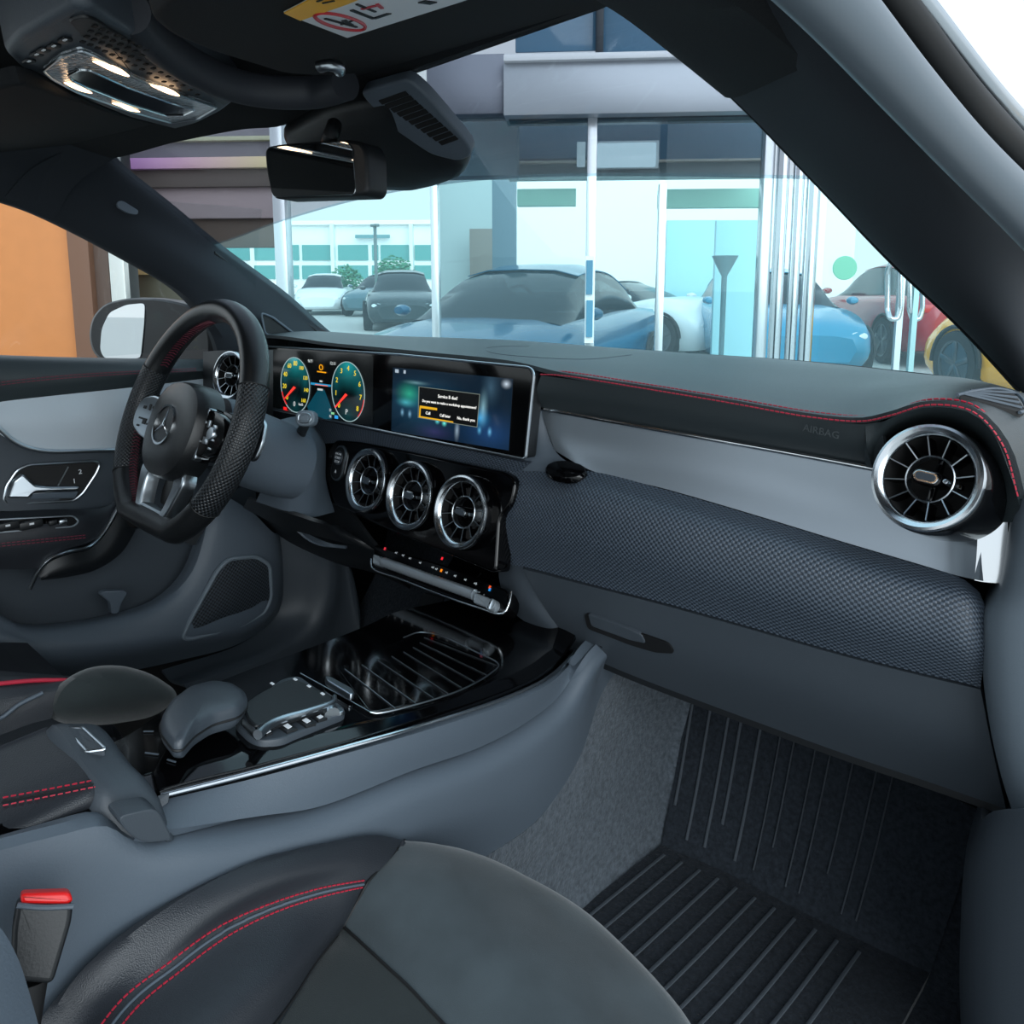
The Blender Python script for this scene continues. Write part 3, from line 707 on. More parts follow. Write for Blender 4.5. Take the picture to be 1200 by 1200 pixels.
# ------------------------------------------------------------------ steering wheel (local frame: X right, Y up the wheel, Z to the driver)
WH = V((-.393, .502, .948)); al = .394; be = -.04
wn = V((math.sin(be) * math.cos(al), -math.cos(be) * math.cos(al), math.sin(al))); wx = V((math.cos(be), math.sin(be), 0)); wy = wn.cross(wx)
sw = thing('steering_wheel', 'black leather flat-bottomed steering wheel with red stitching and a silver lower spoke', 'steering wheel')
sw.matrix_world = Matrix.Translation(WH) @ Matrix((wx, wy, wn)).transposed().to_4x4()
RW, TW = .172, .0165
def rimr(t):
    sn = -math.sin(t); return min(1, .90 / sn) if sn > .5 else 1
def rimc(t): r = RW * rimr(t); return V((r * math.cos(t), r * math.sin(t), 0))
def rimseg(a0, a1, n, tw, closed=False):
    bm = bmesh.new(); rows = []
    for i in range(n + (0 if closed else 1)):
        t = math.radians(a0 + (a1 - a0) * i / n); c = rimc(t); d = c.normalized(); g = 1.0
        rows.append([c + d * (tw * math.cos(2 * PI * k / 20) * (1 if math.cos(2 * PI * k / 20) > 0 else 1.12)) + V((0, 0, 1.25 * tw * math.sin(2 * PI * k / 20))) for k in range(20)])
    if closed: rows.append(rows[0])
    vs = grid(bm, rows, closed=True)
    if closed: bmesh.ops.remove_doubles(bm, verts=bm.verts, dist=1e-6)
    else: bm.faces.new(vs[0][::-1]); bm.faces.new(vs[-1])
    bmesh.ops.recalc_face_normals(bm, faces=bm.faces); return bm
obj('rim', rimseg(0, 360, 120, TW, True), M['wleather'], sw, local=True)
obj('grip', rimseg(-38, 22, 40, TW * 1.03), M['perf'], sw, local=True, label='perforated leather right-hand grip')
obj('grip', rimseg(158, 218, 40, TW * 1.03), M['perf'], sw, local=True, label='perforated leather left-hand grip')
for a in (-38, 22, 158, 218):
    t = math.radians(a); c = rimc(t); d = c.normalized()
    obj('grip_seam', tube([c + d * (TW * 1.045 * math.cos(2 * PI * k / 24)) + V((0, 0, 1.3 * TW * math.sin(2 * PI * k / 24))) for k in range(24)], .0009, closed=True, segs=6), M['black'], sw, local=True)
bm = bmesh.new()
for k in range(150):
    a = 98 + k * (148 / 150)
    if 152 < a < 184 or k % 2: continue
    t = math.radians(a); t2 = math.radians(a + 1.1); 
    for sgn in (1, -1):
        q = []
        for tt, ph in ((t, 180), (t2, 180 - 17 * sgn)):
            c = rimc(tt); d = c.normalized(); p_ = math.radians(ph); q.append(c + d * (TW * 1.17 * math.cos(p_)) + V((0, 0, 1.3 * TW * math.sin(p_))))
        bar(q[0], q[1], .0008, .0008, bm=bm)
obj('rim_stitching', bm, M['red_dim'], sw, local=True, label='red cross-stitching inside the rim')
# hub: airbag cover
def dome(outline, h0, h1, m, name, par, edge=.012, lb=None):
    """soft cushion over a 2-D outline"""
    bm = bmesh.new(); n = len(outline); cx = sum(p[0] for p in outline) / n; cy = sum(p[1] for p in outline) / n
    rows = []
    for s, h in ((1, h0 - .02), (1, h0), (.985, h0 + (h1 - h0) * .45), (.94, h0 + (h1 - h0) * .75), (.8, h0 + (h1 - h0) * .92), (.5, h0 + (h1 - h0) * .99), (.01, h1)):
        rows.append([V((cx + (x - cx) * s, cy + (y - cy) * s, h)) for x, y in outline])
    vs = grid(bm, rows, closed=True); bm.faces.new(vs[0][::-1]); bm.faces.new(vs[-1])
    bmesh.ops.recalc_face_normals(bm, faces=bm.faces)
    return obj(name, bm, m, par, local=True, label=lb)
ho_ = []
for k in range(48):
    t = 2 * PI * k / 48; c, s = math.cos(t), math.sin(t)
    ho_.append(((abs(c) ** .85) * (1 if c > 0 else -1) * .077 + .014, (abs(s) ** .85) * (1 if s > 0 else -1) * (.067 if s > 0 else .078) - .014))
AB = dome(ho_, .008, .034, M['wleather'], 'airbag_cover', sw)
bm = lathe([(.030, .0), (.030, .0024), (.027, .0024), (.027, .0)], (.010, -.016, .0335), (0, 0, 1), 40, closed=True)
for k in range(3):
    a = math.radians(90 + 120 * k); d = V((math.cos(a), math.sin(a), 0)); e = V((-d.y, d.x, 0)); c0 = V((.010, -.016, .0335))
    v4 = [c0 + e * .0037, c0 + d * .028, c0 - e * .0032]; 
    a_ = [bm.verts.new(p + V((0, 0, .0005))) for p in v4]; top = bm.verts.new(c0 + d * .004 + V((0, 0, .0034)))
    ctr_ = bm.verts.new(c0 + V((0, 0, .0034)))
    bm.faces.new((a_[0], ctr_, a_[1])); bm.faces.new((ctr_, a_[2], a_[1]))
    bm.faces.new((a_[0], a_[1], a_[2]))
obj('star_emblem', bm, M['chrome'], AB, local=True, label='chrome three-pointed star in a ring')
# spokes and key pods
def lplate(pts, z, dep, bev, m, name, par, r=.006, lb=None):
    return obj(name, prism(roundpoly([V((x, y, z)) for x, y in pts], r), (0, 0, -dep), bev), m, par, local=True, label=lb)
for s in (-1, 1):
    sp = lplate([(s * .055, .026), (s * .12, .024), (s * .158, .018), (s * .160, -.036), (s * .12, -.048), (s * .055, -.058)][::s], .004, .022, .004, M['piano'], 'side_spoke', sw, .012)
    pod = lplate([(s * .070, .020), (s * .105, .022), (s * .140, .014), (s * .152, -.006), (s * .148, -.032), (s * .112, -.044), (s * .074, -.048)][::s], .014, .014, .003, M['satin'] if s < 0 else M['piano'], 'key_pod', sw, .012, 'silver key pod' if s < 0 else 'black key pod')
    kb2 = bmesh.new()
    for (x, y, w, h) in ((.118, .014, .010, .005), (.100, .016, .006, .010), (.086, .017, .010, .004), (.112, -.004, .030, .003), (.104, -.008, .012, .008), (.086, -.010, .014, .003), (.122, -.016, .008, .003)):
        box((s * x, y - .014, .0145), (w, h, .0016), bev=.0005, bm=kb2)
    obj('pod_key', kb2, M['black'] if s < 0 else M['satin'], pod, local=True, label='row of thumb keys')
    if s > 0:
        obj('thumb_pad', lathe([(0, .0035), (.0085, .003), (.010, .001), (.010, -.003)], (.116, -.010, .0145), (0, 0, 1), 24), M['satin'], pod, local=True, label='round silver thumb pad')
        lplate([(.076, .024), (.088, .023), (.092, -.050), (.078, -.054)], .0145, .012, .002, M['satin'], 'pod_trim', sw, .003)
    obj('shift_paddle', prism(roundpoly([V((s * x, y, -.022)) for x, y in ((.105, .030), (.150, .034), (.176, .022), (.184, -.006), (.178, -.030), (.150, -.034), (.105, -.026))][::s], .008), (0, 0, -.006), .0015, both=True), M['satin'], sw, local=True, label='silver shift paddle')
# lower spoke: open silver V
lo = [(-.044, -.064), (-.058, -.080), (-.062, -.100), (-.050, -.150), (.050, -.150), (.062, -.100), (.058, -.080), (.044, -.064)]
bm = bmesh.new()
lsp = sw
for s in (-1, 1):
    lplate([(s * .030, -.058), (s * .064, -.066), (s * .074, -.088), (s * .060, -.128), (s * .046, -.152), (s * .028, -.152), (s * .040, -.118), (s * .044, -.096)][::s], .010, .020, .004, M['satin'], 'lower_spoke', sw, .008, 'silver leg of the open lower spoke')
lplate([(-.044, -.134), (.044, -.134), (.040, -.158), (-.040, -.158)], .009, .018, .004, M['satin'], 'lower_spoke_foot', sw, .006)
lplate([(-.036, -.06), (.036, -.06), (.042, -.11), (.036, -.132), (-.036, -.132), (-.042, -.11)], -.018, .008, .002, M['black'], 'spoke_backing', sw, .008)

# ------------------------------------------------------------------ steering column, stalk
colm = thing('steering_column', 'dark grey steering column shroud behind the wheel', 'steering column', WH + V((0, .1, -.12)))
ax_ = -wn
def rg(c, w, h, r=.02, n=5):
    return [c + wx * x + wy * y for x, y in rrect(w, h, r, n)]
rows = [rg(WH + ax_ * .045, .09, .09, .04), rg(WH + ax_ * .065 - wy * .01, .125, .115, .05), rg(WH + ax_ * .11 - wy * .02, .13, .12, .05), rg(WH + ax_ * .16 - wy * .025, .13, .12, .05), rg(WH + ax_ * .20 - wy * .03, .12, .11, .05)]
bm = bmesh.new(); vs = grid(bm, rows, closed=True); bm.faces.new(vs[0][::-1]); bm.faces.new(vs[-1]); bmesh.ops.recalc_face_normals(bm, faces=bm.faces)
obj('shroud', bm, M['plastic2'], colm)
# wide lower cowl between wheel and centre fascia
cw0 = [(310, 498, .66), (322, 520, .645), (312, 560, .64), (300, 588, .64)]
cw1 = [(328, 492, .68), (352, 520, .66), (350, 565, .655), (338, 600, .655)]
cw2 = [(346, 488, .71), (366, 520, .69), (366, 568, .685), (360, 606, .685)]
cw3 = [(366, 494, .785), (381, 520, .78), (382, 562, .77), (392, 600, .77)]
obj('cowl', loft([LY(cw0), LY(cw1), LY(cw2), LY(cw3)], 26, 20, .006), M['plastic2'], colm)
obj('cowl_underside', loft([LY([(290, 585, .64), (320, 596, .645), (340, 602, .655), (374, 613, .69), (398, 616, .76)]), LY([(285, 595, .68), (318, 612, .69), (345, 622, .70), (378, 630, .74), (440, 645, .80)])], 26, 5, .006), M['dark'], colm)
stk = thing('gear_stalk', 'grey column stalk with a stadium-shaped end button, right of the wheel', 'stalk', P(352, 515, y=.66))
s0, s1_ = P(346, 520, y=.68), P(358, 497, y=.655)
obj('stem', tube([s0, s0.lerp(s1_, .5), s1_], .009, 12, segs=16, rfn=lambda t: 1.15 - .35 * t), M['dark'], stk)
se = P(357, 490, y=.645); sn2 = (CAM - se).normalized() * .9 + V((.0, -.5, .15)); sn2.normalize(); sx2, sy2, _ = frame(sn2)
obj('end_cap', prism([se + sx2 * x + sy2 * y for x, y in rrect(.031, .025, .0105, 6)], -sn2 * .018, .003, segs=3), M['endtrim'], stk)
obj('end_ring', tube([se + sn2 * .0004 + sx2 * x + sy2 * y for x, y in rrect(.020, .015, .007, 6)], .0009, closed=True, segs=6), M['satin'], stk)
obj('end_button', prism([se + sn2 * .0018 + sx2 * x + sy2 * y for x, y in rrect(.014, .0095, .0046, 6)], -sn2 * .004, .001), M['endtrim'], stk)
# knee trim under the column and the driver's side of the footwell
kn_ = thing('knee_panel', 'black knee trim under the steering column', 'panel', (-.35, .8, .7))
obj('skin', loft([LY([(300, 590, .72), (345, 610, .73), (395, 592, .795), (440, 640, .80)]), LY([(310, 620, .80), (352, 640, .82), (400, 655, .84), (450, 665, .84)]), LY([(330, 640, .95), (390, 660, .95), (440, 672, .95), (480, 690, .95)])], 26, 12, .006), M['dark'], kn_)
obj('ledge', loft([LY([(335, 607, .74), (360, 625, .76), (385, 636, .79), (405, 640, .80)]), LY([(345, 617, .74), (366, 634, .76), (388, 641, .79), (405, 643, .80)])], 16, 4, .004), M['plastic2'], kn_)
# ------------------------------------------------------------------ driver's door
XD = -.645
door = thing('side_door', "driver's door with a silver inlay, pull handle and round-cornered loudspeaker", 'car door', (-.66, .45, .35))
DX = lambda pts: [P(a, b, x=XD + c) for a, b, c in pts]
bk = lambda r, d=.75: [r[0] + V((0, -d, 0)), r[0] + V((0, -.02, 0))] + r
up0 = DX([(-40, 415, -.03), (60, 418, -.03), (160, 420, -.03), (262, 421, -.03)])
up1 = DX([(-40, 422, 0), (60, 425, 0), (160, 427, 0), (258, 428, 0)])
up2 = DX([(-40, 448, .012), (60, 444, .012), (160, 437, .012), (258, 433, .012)])
up3 = DX([(-40, 477, .0), (60, 464, .0), (160, 453, .0), (258, 441, .0)])
obj('upper_pad', loft([bk(r) for r in ([q + V((-.04, 0, -.01)) for q in up0], up0, up1, up2, up3)], 50, 18, .006), M['pad'], door)
sq = DX([(-30, 452, .0145), (40, 443.5, .0145), (100, 438.5, .0145), (160, 435, .0145), (230, 432, .0145)])
sq2 = [q + V((0.0005, 0, -.004)) for q in sq]
obj('stitched_seam', stitch([(crv(sq, 60), V((1, 0, .3))), (crv(sq2, 60), V((1, 0, .3)))], .0066, .005, .0006, .0006), M['red_dim'], door, label='red double-stitched seam')
i0 = DX([(-40, 478, .002), (0, 471, .002), (60, 464, .002), (155, 454, .002), (262, 441, .002)])
i1 = DX([(-40, 492, .008), (10, 495, .008), (60, 495, .008), (160, 490, .008), (262, 480, .008)])
i2 = DX([(-40, 478.5, .004), (5, 512, .006), (45, 527, .006), (130, 527, .006), (262, 521, .004)])
obj('inlay', loft([i0, i1, i2], 60, 12, .006), M['alu_door'], door, label='brushed silver inlay')
obj('inlay_trim', tube(DX([(-40, 470, .008), (0, 503, .009), (18, 518, .009), (45, 527.5, .009), (130, 527.5, .009), (262, 521.5, .009)]), .0035, 50), M['satin'], door, label='bright lower edge of the inlay')
m0 = DX([(-60, 470, .0), (5, 506, .0), (45, 522, .0), (130, 524, .0), (265, 518, .0)])
m1 = DX([(-60, 560, .012), (5, 560, .012), (60, 560, .012), (150, 560, .010), (265, 560, -.01)])
m2 = DX([(-60, 600, .02), (5, 599, .02), (60, 598, .018), (118, 600, .0), (265, 610, -.03)])
obj('mid_panel', loft([bk(r) for r in (m0, m1, m2)], 50, 14, .006), M['plastic'], door)
# inner release handle
rp = DX([(4, 586, .016), (7, 570, .016), (20, 551, .016), (34, 545, .016), (112, 540.5, .016), (117, 544, .016), (113, 554, .016), (97, 578, .016), (86, 587, .016), (10, 591, .016)])
rpo = roundpoly(rp, .006)
HR = obj('handle_bezel', prism([q - V((.002, 0, 0)) for q in rpo], (-.012, 0, 0), .001), M['black'], door)
obj('bezel_rim', tube(rpo, .0022, closed=True, segs=8), M['satin'], HR)
h0 = DX([(9, 584, .022), (16, 564, .026), (27, 555, .028), (42, 569, .026), (60, 570.5, .026), (94, 570, .026), (92, 575, .028), (60, 576, .03), (40, 577, .03), (34, 584, .026)])
HD = obj('release_handle', prism(roundpoly(h0, .004), (-.012, 0, 0), .003, segs=3), M['satin'], door, label='satin chrome release handle')
obj('grip_shadow', prism(DX([(40, 578, .024), (92, 576, .024), (88, 584, .02), (35, 585, .02)]), (-.01, 0, 0), .001), M['plastic2'], HR)
obj('memory_divider', bar(*DX([(68, 569, .017), (80, 547, .017)]), .0012, .002), M['satin'], HR)
bm = bmesh.new()
yv = V((0, 1, 0)); zv = V((0, 0, 1))
text_bm('2', .011, P(94, 553, x=XD + .0155), yv, zv, .0004, bm=bm); text_bm('1', .011, P(87, 564, x=XD + .0155), yv, zv, .0004, bm=bm)
obj('memory_mark', bm, M['whiteink'], HR, flat=True)
# arm rest with chrome edge and window switches
a0 = DX([(-60, 606, .02), (0, 600, .02), (60, 597, .02), (100, 597, .02), (128, 592, .012), (142, 575, 0)])
a1 = DX([(-60, 625, .055), (0, 618, .055), (60, 613, .055), (95, 612, .05), (120, 612, .03), (137, 596, .012)])
a2 = DX([(-60, 650, .062), (0, 642, .062), (55, 636, .06), (90, 634, .052), (115, 630, .034), (137, 600, .014)])
a3 = DX([(-60, 668, .05), (0, 667, .05), (48, 664, .05), (75, 645, .05), (110, 633, .034), (137, 603, .014)])
obj('armrest', loft([bk(r, .35) for r in (a0, a1, a2, a3)], 50, 18, .008), M['leather'], door)
sq3 = DX([(-30, 641, .0635), (0, 637, .0635), (55, 631.5, .0615), (100, 627, .05)]); sq4 = [q + V((.001, 0, -.004)) for q in sq3]
obj('armrest_seam', stitch([(crv(sq3, 50), V((1, 0, .2))), (crv(sq4, 50), V((1, 0, .2)))], .0062, .0045, .0006, .0008), M['red_dim'], door, label='red double-stitched armrest seam')
g1 = DX([(35, 690, .045), (46, 668, .05), (58, 655, .054), (78, 647, .054), (105, 640, .04), (122, 622, .03), (138, 594, .02)])
obj('grip_trim', tube(g1, .004, 60, flat=.8), M['satin'], door, label='silver edge of the pull grip')
g2 = DX([(45, 672, .046), (60, 658, .05), (80, 650, .05), (106, 643, .038), (124, 625, .028), (141, 596, .018)])
g3 = DX([(48, 678, .052), (80, 668, .055), (110, 660, .045), (135, 640, .035), (150, 615, .02)])
g4 = DX([(48, 680, .02), (80, 676, .02), (112, 668, .02), (142, 648, .01), (160, 620, .0)])
obj('pull_grip', loft([g2, g3, g4], 40, 12, .006), M['dark'], door)
sb = DX([(-40, 611, .0565), (86, 604.5, .053), (93, 611, .053), (86, 617, .056), (-40, 627, .060)])
SB = obj('switch_panel', prism(roundpoly(sb, .006), (-.006, 0, 0), .001), M['piano'], door)
obj('switch_rim', tube(roundpoly(sb, .006), .0014, closed=True, segs=6), M['satin'], SB)
for (a, b) in ((8, 616.5), (36, 614.5)):
    o_ = P(a, b, x=XD + .061); obj('window_switch', box(o_, (.010, .032, .013), bev=.003), M['dark'], SB)
    obj('switch_mark', box(o_ + V((.0054, 0, .002)), (.0006, .006, .003)), M['whiteink'], SB)
for (a, b) in ((62, 612.5), (74, 611.5)):
    o_ = P(a, b, x=XD + .059); obj('mirror_switch', box(o_, (.006, .012, .008), bev=.002), M['satin'] if a > 70 else M['dark'], SB)
# storage pocket back wall, rim and lower door
p0 = DX([(-60, 640, -.03), (40, 640, -.03), (140, 625, -.03), (250, 590, -.03), (300, 560, -.03)])
p1 = DX([(-60, 700, -.035), (40, 700, -.035), (140, 680, -.035), (250, 640, -.035), (300, 610, -.03)])
p2 = DX([(-60, 770, -.03), (40, 770, -.03), (140, 760, -.03), (250, 720, -.03), (300, 660, -.02)])
obj('pocket_wall', loft([bk(r) for r in (p0, p1, p2)], 40, 12, .006), M['plastic'], door)
rim_ = [(-60, 690, .01), (0, 720, .02), (25, 734, .025), (60, 736, .03), (130, 726, .03), (190, 706, .03), (222, 675, .028), (240, 630, .02), (248, 600, .01), (262, 580, .0)]
l1 = [(-60, 715, .03), (0, 735, .035), (25, 745, .04), (60, 748, .045), (130, 740, .045), (195, 722, .045), (236, 690, .042), (258, 650, .035), (275, 615, .025), (295, 600, .015)]
l2 = [(-60, 765, .035), (0, 770, .04), (25, 772, .045), (60, 772, .05), (130, 765, .05), (205, 752, .05), (280, 738, .045), (318, 712, .035), (325, 660, .02), (322, 625, .012)]
l3 = [(-60, 800, .0), (0, 800, .0), (25, 800, .0), (60, 798, .0), (130, 790, .0), (205, 775, .0), (285, 752, .0), (326, 718, .0), (332, 660, -.01), (328, 622, -.01)]
rim3 = DX(rim_)
obj('lower_panel', loft([bk(r) for r in ([q + V((-.035, 0, -.004)) for q in rim3], rim3, DX(l1), DX(l2), DX(l3))], 70, 26, .006), M['plastic2'], door)
# loudspeaker
sg = [(213, 747), (222, 728), (255, 668), (268, 655), (300, 652), (316, 662), (318, 700), (310, 718), (282, 734), (222, 749)]
sxx = lambda a: XD + .052 - .0002 * max(0, a - 210) * .75
sg3 = [P(a, b, x=sxx(a)) for a, b in sg]; sgr = roundpoly(sg3, .012)
SPK = obj('loudspeaker', prism([q - V((.001, 0, 0)) for q in sgr], (-.02, 0, 0), .001), M['plastic2'], door)
cg = sum(sgr, V()) / len(sgr)
obj('speaker_rim', tube(sgr, .0045, closed=True, segs=8), M['endtrim'], SPK)
gm_ = bmesh.new(); rows = []
for s, h in ((.97, .001), (.8, .003), (.5, .006), (.25, .008), (.02, .009)): rows.append([cg + (q - cg) * s + V((h, 0, 0)) for q in sgr])
vs = grid(gm_, rows, closed=True); gm_.faces.new(vs[-1])
for f in gm_.faces:
    for lp in f.loops: lp[gm_.loops.layers.uv.verify()].uv = (lp.vert.co.y, lp.vert.co.z)
obj('grille', gm_, knit_mat('speaker_mesh', '0a0d10', '3a424a', 130, .45, .8), SPK, label='fine speaker mesh')
# bottle strap in the pocket
st = DX([(117, 697, .02), (122, 693, .024), (146, 692, .024), (150, 695, .02), (143, 706, .02), (139, 719, .02), (131, 720, .02), (129, 706, .02)])
obj('bottle_strap', prism(roundpoly(st, .004), (-.012, 0, 0), .002), M['plastic2'], door)
tp = loft([DX([(300, 590, -.02), (304, 640, -.01), (332, 640, -.01)]), DX([(330, 560, -.02), (345, 620, -.02), (350, 640, -.02)])], 10, 6, .004); tp.free()
ld = obj('door_latch_trim', prism(roundpoly(DX([(208, 633, .02), (228, 628, .02), (236, 612, .02), (240, 620, .02), (228, 640, .02)]), .003), (-.01, 0, 0), .001), M['satin'], door)
# exterior mirror
ms = thing('side_mirror', 'black exterior side mirror outside the driver window', 'mirror', P(165, 420, x=-.86))
mo = P(165, 388, x=-.88); 
mq = [(104, 392), (108, 372), (122, 356), (150, 349), (190, 350), (226, 358), (246, 376), (251, 400), (250, 424), (120, 424), (108, 412)]
mnn = V((.35, -.93, 0.02)).normalized()
mp_ = [PP(a, b, mo, mnn) for a, b in mq]; mc = sum(mp_, V()) / len(mp_); mpr = roundpoly(mp_, .03, 5)
bm = bmesh.new(); rows = []
for s, d in ((.94, -.004), (1, 0), (1.02, .02), (.95, .06), (.75, .09), (.4, .105), (.02, .11)): rows.append([mc + (q - mc) * s - mnn * d for q in mpr])
vs = grid(bm, rows, closed=True); bm.faces.new(vs[-1]); bm.faces.new(vs[0]); bmesh.ops.recalc_face_normals(bm, faces=bm.faces)
obj('housing', bm, mat('mirror_shell', '0c0e14', .3), ms)
gq = [(117, 410), (119, 385), (128, 366), (148, 357), (170, 355), (169, 380), (165, 420), (122, 420)]
obj('mirror_glass', prism(roundpoly([PP(a, b, mo + mnn * .006, mnn) for a, b in gq], .012), -mnn * .003, .0006), M['mirror'], ms)
# ------------------------------------------------------------------ centre console
tn = V((0, .2, 1)).normalized(); TK = .653 + .2 * .732
def T(px, py, h=0.): return PP(px, py, V((0, 0, TK)) + tn * h, tn)
def tz(y): return TK - .2 * y
con = thing('centre_console', 'dark grey centre console with a glossy black top and chrome edge between the seats', 'console', (0, .5, .3))
te_px = [(185, 925), (300, 896), (400, 869), (500, 839.5), (580, 813.5), (632, 791), (655, 773), (664, 760)]
te = [T(a, b) for a, b in te_px]; te = [V((q.x, q.y + .0, q.z)) for q in te]
te = [te[0] + V((0, -.12, .024))] + te + [te[-1] + V((-.004, .05, .02))]
ti = [q + V((-.016, 0, .004)) for q in te]; lpx = [T(a, b) for a, b in ((120, 885), (152, 862), (215, 822), (300, 785), (400, 750), (470, 718))]
def leftx(y):
    for a, b in zip(lpx, lpx[1:]):
        if y < b.y: return a.x + (b.x - a.x) * max(0, (y - a.y)) / (b.y - a.y)
    return lpx[-1].x
tl = [V((leftx(q.y), q.y, tz(q.y) + .004)) for q in te]; tl2 = [q + V((-.012, 0, -.03)) for q in tl]
tmid = [a.lerp(b, .5) for a, b in zip(ti, tl)]
bm = loft([te, ti, [q + V((-.02, 0, .0)) for q in ti], tmid, tl, tl2], 60, 20, .01, smooth_v=False)
TOP = obj('top_tray', bm, M['piano'], con, label='glossy piano-black console top')
# front wall rising from the tray to the dash
fw = loft([[V((-.17, .80, .66)), V((0, .82, .655)), V((.15, .80, .65))], [V((-.17, .84, .70)), V((0, .86, .70)), V((.16, .84, .70))], [V((-.17, .80, .76)), V((0, .80, .76)), V((.14, .80, .75))]], 20, 10, .006)
obj('front_wall', fw, M['piano'], con)
obj('charging_slot', prism(roundpoly([P(a, b, y=.79) for a, b in ((498, 694), (522, 700), (516, 716), (500, 713), (492, 706))], .004), (0, -.004, 0), .001), M['dark'], con)
# chrome line along the edge
ce = [(185, 930), (300, 901.5), (400, 874.5), (500, 846), (580, 820.5), (634, 797), (660, 776), (672, 760)]
ce3 = [T(a, b, -.006) + V((.003, 0, 0)) for a, b in ce]
obj('chrome_edge', tube(ce3, .0032, 60, flat=.8), M['chrome'], con, label='chrome edge strip')
# side: upper band, ledge, lower body
XC = .128
sd0 = [T(a, b, -.012) + V((.004, 0, 0)) for a, b in [(170, 939)] + [(c, d + 7) for c, d in ce[1:]]]
rg_ = [(150, 985), (206, 970), (300, 962), (372, 948), (482, 908), (563, 880), (645, 831), (690, 768)]
sd1 = [P(a, b, x=XC + .012) for a, b in ([(160, 978), (300, 957), (375, 945), (484, 903), (564, 875), (618, 846), (655, 816), (688, 766)])]
smd = [a.lerp(b, .5) + V((.001, 0, 0)) for a, b in zip(sd0, sd1)]
fwd_ = lambda r, d=.07: r + [r[-1] + V((.0, d, .012))]
obj('upper_side', loft([fwd_(sd0), fwd_(smd), fwd_(sd1)], 60, 10, .008), M['plastic2'], con)
bd0 = [(-60, 1000), (0, 986), (60, 972), (120, 961), (150, 979), (180, 989), (222, 985), (300, 973), (375, 955), (484, 912), (564, 883), (622, 852), (660, 820), (692, 768)]
bx0 = [XC, XC, XC + .002, XC + .005, XC + .008, XC + .011, XC + .013] + [XC + .014] * 7
b0 = [P(a, b, x=c) for (a, b), c in zip(bd0, bx0)]
b1 = [q + V((.004, 0, -.014)).lerp(V((.010, 0, -.010)), min(1, i / 6)) for i, q in enumerate(b0)]
btop = [q + V((-.01, 0, -.004)).lerp(V((-.02, 0, .004)), min(1, i / 7)) for i, q in enumerate(b0)]
low = [(-60, 1260), (0, 1250), (50, 1240), (100, 1225), (140, 1215), (175, 1200), (215, 1185), (300, 1140), (390, 1085), (490, 1035), (568, 1000), (642, 944), (678, 880), (708, 780)]
b3 = [P(a, b, x=XC + .012) for a, b in low]; b4 = [P(a, b, x=XC + .0) + V((0, 0, -.08)) for a, b in low]
b2 = [a.lerp(b, .35) + V((.003, 0, 0)) for a, b in zip(b1, b3)]
LW = obj('lower_side', loft([fwd_(r) for r in (btop, b0, b1, b2, b3, b4)], 90, 30, .008), M['plastic2'], con)
# roller shutter over the cup holders
sl = [(395, 782.5), (434, 835), (541, 811.5), (583, 778), (492, 741.5)]
SH = obj('shutter', prism(roundpoly([T(a, b, .0065) for a, b in sl], .012, 4), -tn * .004, .001), M['piano'], con, label='slatted black roller shutter')
la = [(352, 789), (404, 784), (424, 779), (443, 774), (459, 769), (473, 764), (484, 758.5), (492, 753), (497, 747)]
lb_ = [(434, 834.5), (463, 830), (487, 824), (508, 818), (525, 813), (541, 806), (556, 799), (570, 791), (582, 780)]
for a, b in zip(la, lb_): obj('slat_line', bar(T(*a, .0072), T(*b, .0072), .0005, .001), M['satin'], SH)
obj('shutter_rim', tube([T(a, b, .0072) for a, b in ((434, 834.5), (440, 836), (490, 825), (541, 808), (575, 789), (584, 778), (560, 765), (512, 744), (492, 741), (473, 747))], .0009, 60, segs=6), M['satin'], SH)
hq = [(381, 791), (388, 792.5), (413, 806), (416, 812), (411, 814), (383, 797)]
obj('shutter_handle', prism(roundpoly([T(a, b, .013) for a, b in hq], .004), -tn * .006, .0015), M['satin'], SH, label='small silver shutter handle')
# ------------------------------------------------------------------ touchpad controller
tp = thing('touchpad_controller', 'black touchpad with silver edge, key strip and padded palm rest on the console top', 'controller', T(290, 840))
base = [(276, 846), (290, 826), (330, 795), (350, 791), (404, 829), (405, 836), (330, 866), (306, 868), (292, 862)]
obj('base', prism(roundpoly([T(a, b, .010) for a, b in base], .008), -tn * .009, .002), M['plastic'], tp)
pad_ = [(284, 826), (300, 814), (330, 798), (345, 794), (388, 814), (391, 820), (340, 836), (312, 846), (300, 851), (290, 842)]
PD = obj('pad', prism(roundpoly([T(a, b, .022) for a, b in pad_], .008), -tn * .010, .002), M['dark'], tp, label='matt black touch surface')
obj('pad_edge', tube([T(a, b, .0195) for a, b in ((392, 816), (391, 822), (360, 834), (330, 843), (315, 850), (302, 861))], .0032, 40, rfn=lambda t: .7 + .7 * t), M['satin'], PD, label='silver curved edge of the pad')
obj('pad_throat', prism(roundpoly([T(a, b, .02) for a, b in ((284, 838), (291, 832), (308, 848), (302, 858))], .003), -tn * .008, .002), M['satin'], tp)
for (a, b) in ((319, 801), (346, 796), (362, 804), (378, 813)):
    obj('pad_mark', box(T(a, b, .0225), (.005, .0025, .0006), None), M['whiteink'], PD)
for (a, b, w, h) in ((314, 857.5, .006, .006), (337, 851, .016, .011), (359, 844.5, .016, .011), (375, 840, .01, .01)):
    k = obj('key', prism([T(a, b, .0125) + V((sx_ * w / 2, sy_ * h / 2, -sy_ * h * .1)) for sx_, sy_ in ((1, -1), (1, 1), (-1, 1), (-1, -1))], -tn * .004, .0008), M['dark'], tp)
    obj('key_mark', box(T(a, b, .0130), (w * .45, .0045, .0006)), M['whiteink'], k)
